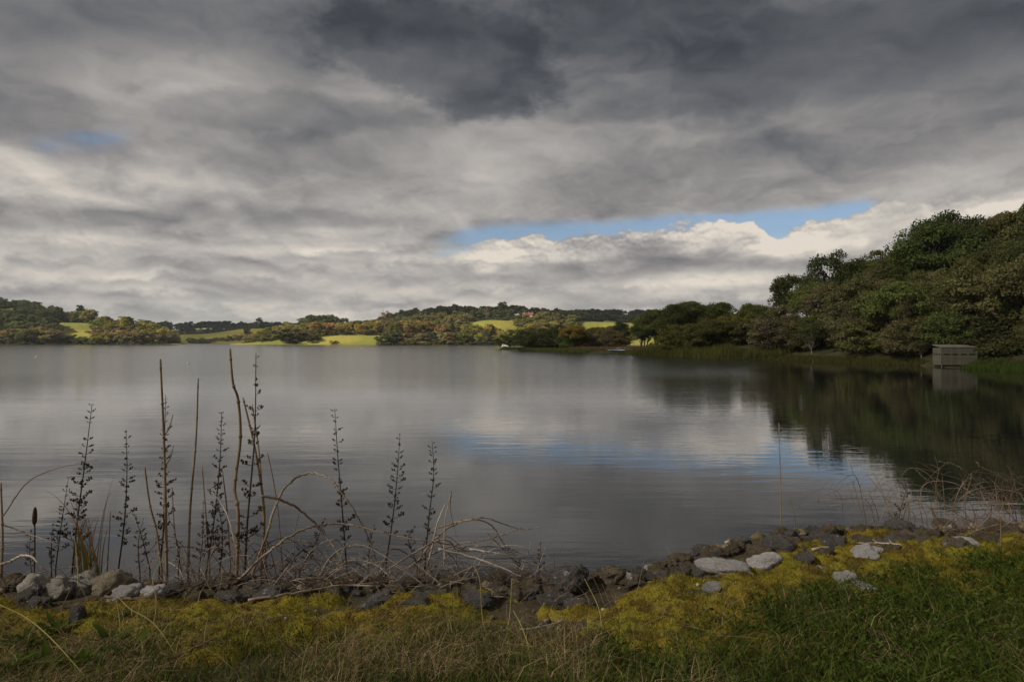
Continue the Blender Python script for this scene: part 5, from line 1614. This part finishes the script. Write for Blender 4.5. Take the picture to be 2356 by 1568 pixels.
for (pts, D, D1, r, mat, th, lab) in [
        ([(575, 1335), (610, 1240), (640, 1150), (672, 1105), (712, 1088), (757, 1100), (800, 1152), (836, 1212), (858, 1262), (876, 1335)], 3.62, 3.7, 0.0075, 'cane', True, 'thick thorny bramble cane making the tall round arch'),
        ([(598, 1140), (650, 1150), (702, 1182), (750, 1232), (790, 1292), (806, 1330)], 3.55, 3.7, 0.0070, 'cane', True, 'brown bramble cane dropping to the right through the round arch'),
        ([(508, 1368), (562, 1320), (622, 1265), (682, 1225), (742, 1206), (802, 1206), (870, 1222), (950, 1240), (1025, 1250), (1080, 1268)], 3.45, 3.75, 0.0070, 'cane', True, 'long low bramble cane sweeping right under the round arch'),
        ([(850, 1340), (920, 1292), (990, 1250), (1020, 1240), (1042, 1252), (1050, 1290), (1040, 1322)], 3.65, 3.8, 0.0060, 'cane', True, 'bramble cane with a tight hooked bend right of centre'),
        ([(880, 1345), (960, 1292), (1040, 1255), (1120, 1240), (1200, 1214)], 3.7, 3.9, 0.0060, 'cane', True, 'straight rising bramble cane ending over the water'),
        ([(948, 1305), (1010, 1230), (1060, 1200), (1098, 1195), (1128, 1206), (1152, 1238), (1182, 1295), (1190, 1340)], 3.75, 3.9, 0.0058, 'cane', True, 'smaller arched bramble cane at the right of the tangle'),
        ([(1007, 1262), (1090, 1282), (1170, 1312), (1254, 1350)], 3.55, 3.5, 0.0062, 'bleached', False, 'bleached bare branch slanting down to the right'),
        ([(1080, 1262), (1130, 1270), (1182, 1282), (1225, 1300), (1272, 1326)], 3.75, 3.85, 0.0050, 'bleached', True, 'bleached cane running low to the right end of the tangle'),
        ([(1000, 1216), (1060, 1198), (1112, 1190), (1160, 1205), (1205, 1217), (1242, 1212)], 3.85, 4.0, 0.0045, 'cane', True, 'thin cane reaching farthest over the water'),
        ([(1022, 1300), (1024, 1200), (1038, 1130)], 3.75, 3.75, 0.0050, 'bleached', False, 'upright bleached twig in the middle of the tangle'),
        ([(985, 1300), (1005, 1210), (1022, 1165), (1042, 1150)], 3.8, 3.8, 0.0055, 'bleached', False, 'leaning bleached twig beside the upright one'),
        ([(1038, 1130), (1036, 1170), (1042, 1200), (1050, 1235)], 3.76, 3.76, 0.0028, 'brown_twig', False, 'broken thin twig hanging from the upright bleached one'),
        ([(6, 1188), (60, 1112), (120, 1080), (190, 1064), (222, 1058)], 3.6, 3.6, 0.0035, 'stalk', False, 'thin stalk arching right from the left edge'),
        ([(0, 1300), (28, 1288), (55, 1276), (78, 1284), (98, 1305), (116, 1334)], 3.5, 3.4, 0.0070, 'bleached', False, 'thick pale bent cane at the lower left'),
        ([(0, 1204), (60, 1225), (118, 1246), (140, 1255)], 3.55, 3.6, 0.0045, 'cane', False, 'straight brown cane slanting down from the left edge'),
        ([(488, 1132), (515, 1165), (532, 1215), (540, 1262), (536, 1310)], 3.6, 3.6, 0.0045, 'bleached', False, 'white bent twig left of the crooked stalk'),
        ([(10, 1345), (80, 1320), (150, 1305), (220, 1300)], 3.6, 3.7, 0.0040, 'bleached', False, 'pale twig lying behind the white stones'),
        ([(870, 1335), (900, 1262), (960, 1290), (1010, 1330)], 3.7, 3.9, 0.0045, 'brown_twig', False, 'dark bent cane crossing behind the hooked one'),
        ([(740, 1330), (800, 1300), (860, 1318), (920, 1310)], 3.6, 3.75, 0.0040, 'bleached', False, 'pale twig lying across the rubble under the arch'),
        ([(1050, 1320), (1110, 1300), (1180, 1322), (1240, 1345)], 3.65, 3.75, 0.0050, 'cane', False, 'low brown cane looping over the rubble'),
        ([(560, 1300), (600, 1262), (700, 1245), (760, 1290), (800, 1335)], 3.8, 3.8, 0.0045, 'cane', True, 'thin thorny cane curving low behind the arch'),
        ([(980, 1320), (1060, 1262), (1110, 1256), (1170, 1262), (1210, 1278)], 3.85, 3.95, 0.0040, 'cane', True, 'thin thorny cane low at the right of the tangle'),
        ([(1120, 1225), (1160, 1265), (1200, 1310), (1222, 1345)], 3.9, 3.8, 0.0035, 'brown_twig', False, 'dark twig dropping through the right of the tangle'),
        ([(1190, 1330), (1210, 1290), (1222, 1245)], 3.8, 3.85, 0.0035, 'bleached', False, 'short pale twig standing at the right end of the tangle')]:
    cane(lab, pts, D, r, mat, D1, th)
def arching(n):
    """the finer canes of the tangle, each arching from the rubble"""
    for i in range(n):
        X0 = random.uniform(430, 1150); d = random.choice((-1, 1, 1)); w = random.uniform(60, 230); h = random.uniform(25, 105)
        Y0 = random.uniform(1325, 1350)
        D = random.uniform(3.6, 3.95)
        pts = [(X0, Y0), (X0 + d * w * 0.22, Y0 - h * 0.8), (X0 + d * w * 0.55, Y0 - h), (X0 + d * w, Y0 - h * random.uniform(-0.05, 0.75))]
        mt = random.choice(('cane', 'brown_twig', 'cane', 'bleached'))
        lab = ('low ' if h < 55 else 'high ') + {'cane': 'tan', 'brown_twig': 'dark brown', 'bleached': 'pale'}[mt] + ' fine cane arching ' + ('right' if d > 0 else 'left') + ' from the rubble ' + nearest(X0, MARKS)
        o = cane(lab, pts, D, random.uniform(0.0016, 0.0034), mt, D + random.uniform(-.15, .15), random.random() < 0.4)
        o['group'] = 'fine canes of the tangle'
arching(62)
for (pts, r, mat, lab) in [
        ([(572, 1400), (650, 1392), (720, 1376), (790, 1366), (865, 1368)], 0.0075, 'cane', 'long reddish brown stick lying along the top of the moss'),
        ([(240, 1392), (330, 1396), (400, 1384), (470, 1358)], 0.0065, 'brown_twig', 'dark stick lying below the white stones'),
        ([(1868, 1282), (1950, 1270), (2020, 1266), (2076, 1270)], 0.0085, 'bleached', 'bleached stick lying across the moss at right'),
        ([(1195, 1470), (1255, 1462), (1305, 1445)], 0.0040, 'bleached', 'pale straw stick lying in the turf at the bottom middle'),
        ([(1072, 1385), (1110, 1390), (1160, 1393)], 0.0045, 'cane', 'short stick beside the hollow in the moss')]:
    P = [Vector(on_bank(X, Y)) + Vector((0, 0, r + 0.035)) for X, Y in pts]
    P = spline(P, 22); base = P[0]
    o = empty('fallen_stick', base); tag(o, lab, 'stick')
    b = MB(); b.tube([p - base + Vector((random.gauss(0, 1), random.gauss(0, 1), random.gauss(0, 1))) * r * 0.2 for p in P], [r * (1 - 0.5 * i / 21) for i in range(22)], 7); put('stem', b.mesh('stem', M[mat], True), o)
    for k in range(3):
        q = P[random.randint(4, 18)] - base
        b = MB(); b.tube([q, q + Vector((random.uniform(-.03, .03), random.uniform(-.02, .02), 0.02))], [r * 0.5, r * 0.2], 5); put('twig_stub', b.mesh('twig_stub', M[mat]), o)

# fine dead twigs matted over the rubble: nobody could count them
def twig_mat(name, label, regions, mat, seed, r=(0.0007, 0.0016)):
    rng = random.Random(seed)
    b = MB()
    for (X0, X1, Y0, Y1, n, lmin, lmax) in regions:
        for _ in range(n):
            X, Y = rng.uniform(X0, X1), rng.uniform(Y0, Y1)
            x, y, z = on_bank(X, Y)
            L = rng.uniform(lmin, lmax); a = rng.uniform(0, 6.28); e = rng.uniform(-0.1, 0.95)
            d = Vector((math.cos(a) * math.cos(e), math.sin(a) * math.cos(e) * 0.7, math.sin(e)))
            p0 = Vector((x, y, z + rng.uniform(0.0, 0.05)))
            side = Vector((rng.gauss(0, .15), rng.gauss(0, .15), -rng.uniform(0, .25)))
            P = [p0, p0 + d * L * 0.5 + side * L * 0.2, p0 + d * L + side * L * 0.7]
            rr = rng.uniform(*r)
            S_ = spline(P, 6)
            b.tube(S_, [rr * (1 - 0.12 * i) for i in range(6)], 4, cap=False)
            if rng.random() < 0.5:
                q = S_[3]; b.tube([q, q + (d + Vector((rng.gauss(0, .6), rng.gauss(0, .6), rng.gauss(0, .4)))) * L * 0.3], [rr * 0.6, rr * 0.3], 3, cap=False)
    tag(put(name, b.mesh(name, M[mat])), label, 'twigs', kind='stuff')
twig_mat('twig_litter', 'pale dead twigs matted over the rubble under the canes', [(380, 1300, 1318, 1375, 130, 0.06, 0.24), (0, 380, 1320, 1370, 60, 0.06, 0.2), (2150, 2356, 1225, 1250, 50, 0.08, 0.22)], 'bleached', 1)
twig_mat('twig_litter', 'brown dead twigs standing among the seed stems', [(0, 700, 1315, 1360, 260, 0.08, 0.30), (700, 1300, 1320, 1360, 280, 0.08, 0.30), (1300, 1800, 1290, 1330, 25, 0.04, 0.12), (2080, 2356, 1225, 1250, 220, 0.1, 0.30)], 'brown_twig', 2)
twig_mat('straw_litter', 'loose straw stems lying on the turf and moss', [(0, 1700, 1385, 1560, 330, 0.05, 0.2), (1500, 2356, 1300, 1480, 50, 0.05, 0.16)], 'stalk', 3, (0.0008, 0.0016))

# dry bramble bush at the right edge
def bramble_bush():
    x, y, z = on_bank(2320, 1232)
    o = empty('bramble_bush', (x, y + 0.5, z - 0.1)); tag(o, 'dry leafless bramble bush at the right edge above the moss', 'bramble')
    base = o.location
    for i in range(84):
        sx = random.uniform(-0.55, 0.8); sy = random.uniform(-0.3, 0.6)
        a = random.choice((-1, -1, -1, 1)) * random.uniform(0.2, 1.0)
        h = random.uniform(0.10, 0.36); L = random.uniform(0.35, 1.0)
        P = spline([(sx, sy, -0.1), (sx + a * L * 0.15, sy + random.uniform(-.1, .1), h * 0.75), (sx + a * L * 0.55, sy + random.uniform(-.2, .1), h), (sx + a * L, sy + random.uniform(-.3, .1), h * random.uniform(0.15, 0.95))], 16)
        r = random.uniform(0.0013, 0.0030)
        b = MB(); b.tube([p + Vector((random.gauss(0, 1), random.gauss(0, 1), random.gauss(0, 1))) * r * 0.4 for p in P], [r * (1 - 0.6 * k / 15) for k in range(16)], 5, cap=False)
        for k in range(4, 15, 2):
            if random.random() < 0.55:
                d = Vector((random.gauss(0, 1), random.gauss(0, 1), random.gauss(0.4, 0.8))).normalized() * random.uniform(0.04, 0.16)
                b.tube([P[k], P[k] + d * 0.6 + Vector((0, 0, 0.01)), P[k] + d], [r * 0.5, r * 0.4, r * 0.2], 4, cap=False)
        put('cane', b.mesh('cane', M[random.choice(('cane', 'brown_twig', 'brown_twig', 'stalk'))]), o)
bramble_bush()
for (pts, D, r, lab) in [([(2300, 1225), (2200, 1180), (2150, 1120), (2105, 1078)], 4.6, 0.0035, 'long dry cane reaching left from the bramble bush, lower one'), ([(2340, 1200), (2270, 1130), (2210, 1075), (2160, 1060)], 4.7, 0.0035, 'long dry cane reaching left from the bramble bush, upper one'),
                         ([(2356, 1150), (2310, 1100), (2260, 1075), (2245, 1060)], 4.8, 0.003, 'dry cane at the top right of the bramble bush'), ([(2230, 1220), (2220, 1160), (2236, 1090)], 4.6, 0.0028, 'thin upright cane at the left of the bramble bush')]:
    cane(lab, pts, D, r, 'cane', D - 0.2, True)

# reed tuft with dry heads, left
def reed_tuft():
    x, y, z = on_bank(165, 1352)
    o = empty('reed_tuft', (x, y + 0.15, z - 0.02)); tag(o, 'tuft of green reed grass with dry tawny tops behind the white stones', 'reed')
    M['reed_green'] = foliage_mat('reed_green', 0.35, 0.6, 1.3, (0.13, 0.16, 0.03)); M['reed_dry'] = foliage_mat('reed_dry', 0.25, 0.6, 1.3, (0.30, 0.18, 0.07))
    for i in range(34):
        dry = i % 3 == 0
        L = random.uniform(0.25, 0.62) if dry else random.uniform(0.16, 0.40)
        a = random.uniform(0, 6.28); ln = random.uniform(0.05, 0.45)
        w = random.uniform(0.004, 0.009)
        V, F, n = [], [], 9
        bx, by = random.gauss(0, 0.035), random.gauss(0, 0.03)
        droop = random.uniform(0.0, 0.5) if dry else random.uniform(0, 0.2)
        for k in range(n):
            t = k / (n - 1)
            q = Vector((bx + math.cos(a) * ln * L * t * t, by + math.sin(a) * ln * L * t * t * 0.5, L * (t - droop * max(0, t - 0.6) ** 2 * 4)))
            ww = w * (1 - 0.85 * t)
            V += [q - Vector((ww / 2, ww * 0.3, 0)), q + Vector((ww / 2, ww * 0.3, 0))]
        F = [(2 * k, 2 * k + 1, 2 * k + 3, 2 * k + 2) for k in range(n - 1)]
        b = MB(); b.add(V, F); put('reed_blade', b.mesh('reed_blade', M['reed_dry' if dry else 'reed_green']), o)
    for (X, Y) in [(190, 1215), (175, 1265)]:
        p = at(X, Y, y + 0.15) - o.location
        b = MB()
        for k in range(40):
            d = Vector((random.gauss(0, .012), random.gauss(0, .012), random.gauss(0, .025)))
            b.tube([p + d, p + d + Vector((random.gauss(0, .01), random.gauss(0, .01), 0.025))], [0.002, 0.0006], 3, cap=False)
        tag(put('dry_head', b.mesh('dry_head', M['reed_dry']), o), kind='stuff')
reed_tuft()

# yellow stalks in the turf
for (pts, D, r, lab) in [([(1135, 1562), (1128, 1500), (1110, 1420), (1104, 1335), (1090, 1300)], 2.75, 0.0022, 'thin yellow stalk with brown tip, left of the three at bottom middle'), ([(1158, 1490), (1172, 1420), (1178, 1330)], 2.8, 0.0020, 'thin straw stalk, middle of the three at bottom middle'),
                         ([(1248, 1575), (1225, 1510), (1200, 1440), (1180, 1402)], 2.55, 0.0026, 'yellow stalk slanting right to the bottom edge'), ([(345, 1480), (360, 1390), (352, 1330), (375, 1285)], 2.9, 0.0022, 'yellow green stalk rising before the white stones'),
                         ([(440, 1560), (360, 1440), (300, 1400), (270, 1370)], 2.6, 0.0020, 'thin green stalk crossing the moss at left'), ([(210, 1570), (120, 1470), (60, 1420), (0, 1390)], 2.5, 0.0022, 'green stalk bending in from the lower left edge'), ([(270, 1500), (276, 1440), (268, 1380)], 2.75, 0.0018, 'upright straw in front of the leafy herbs'),
                         ([(1385, 1465), (1378, 1400), (1345, 1330)], 2.85, 0.0020, 'straw stalk in the turf below the slate stones'), ([(180, 1350), (178, 1300), (172, 1240)], 3.3, 0.002, 'green reed stem in front of the tuft')]:
    stalk(lab, pts, D, r, 'green_stalk', 2, D + 0.25, 0.6, 'grass_stalk', 'stalk', False)
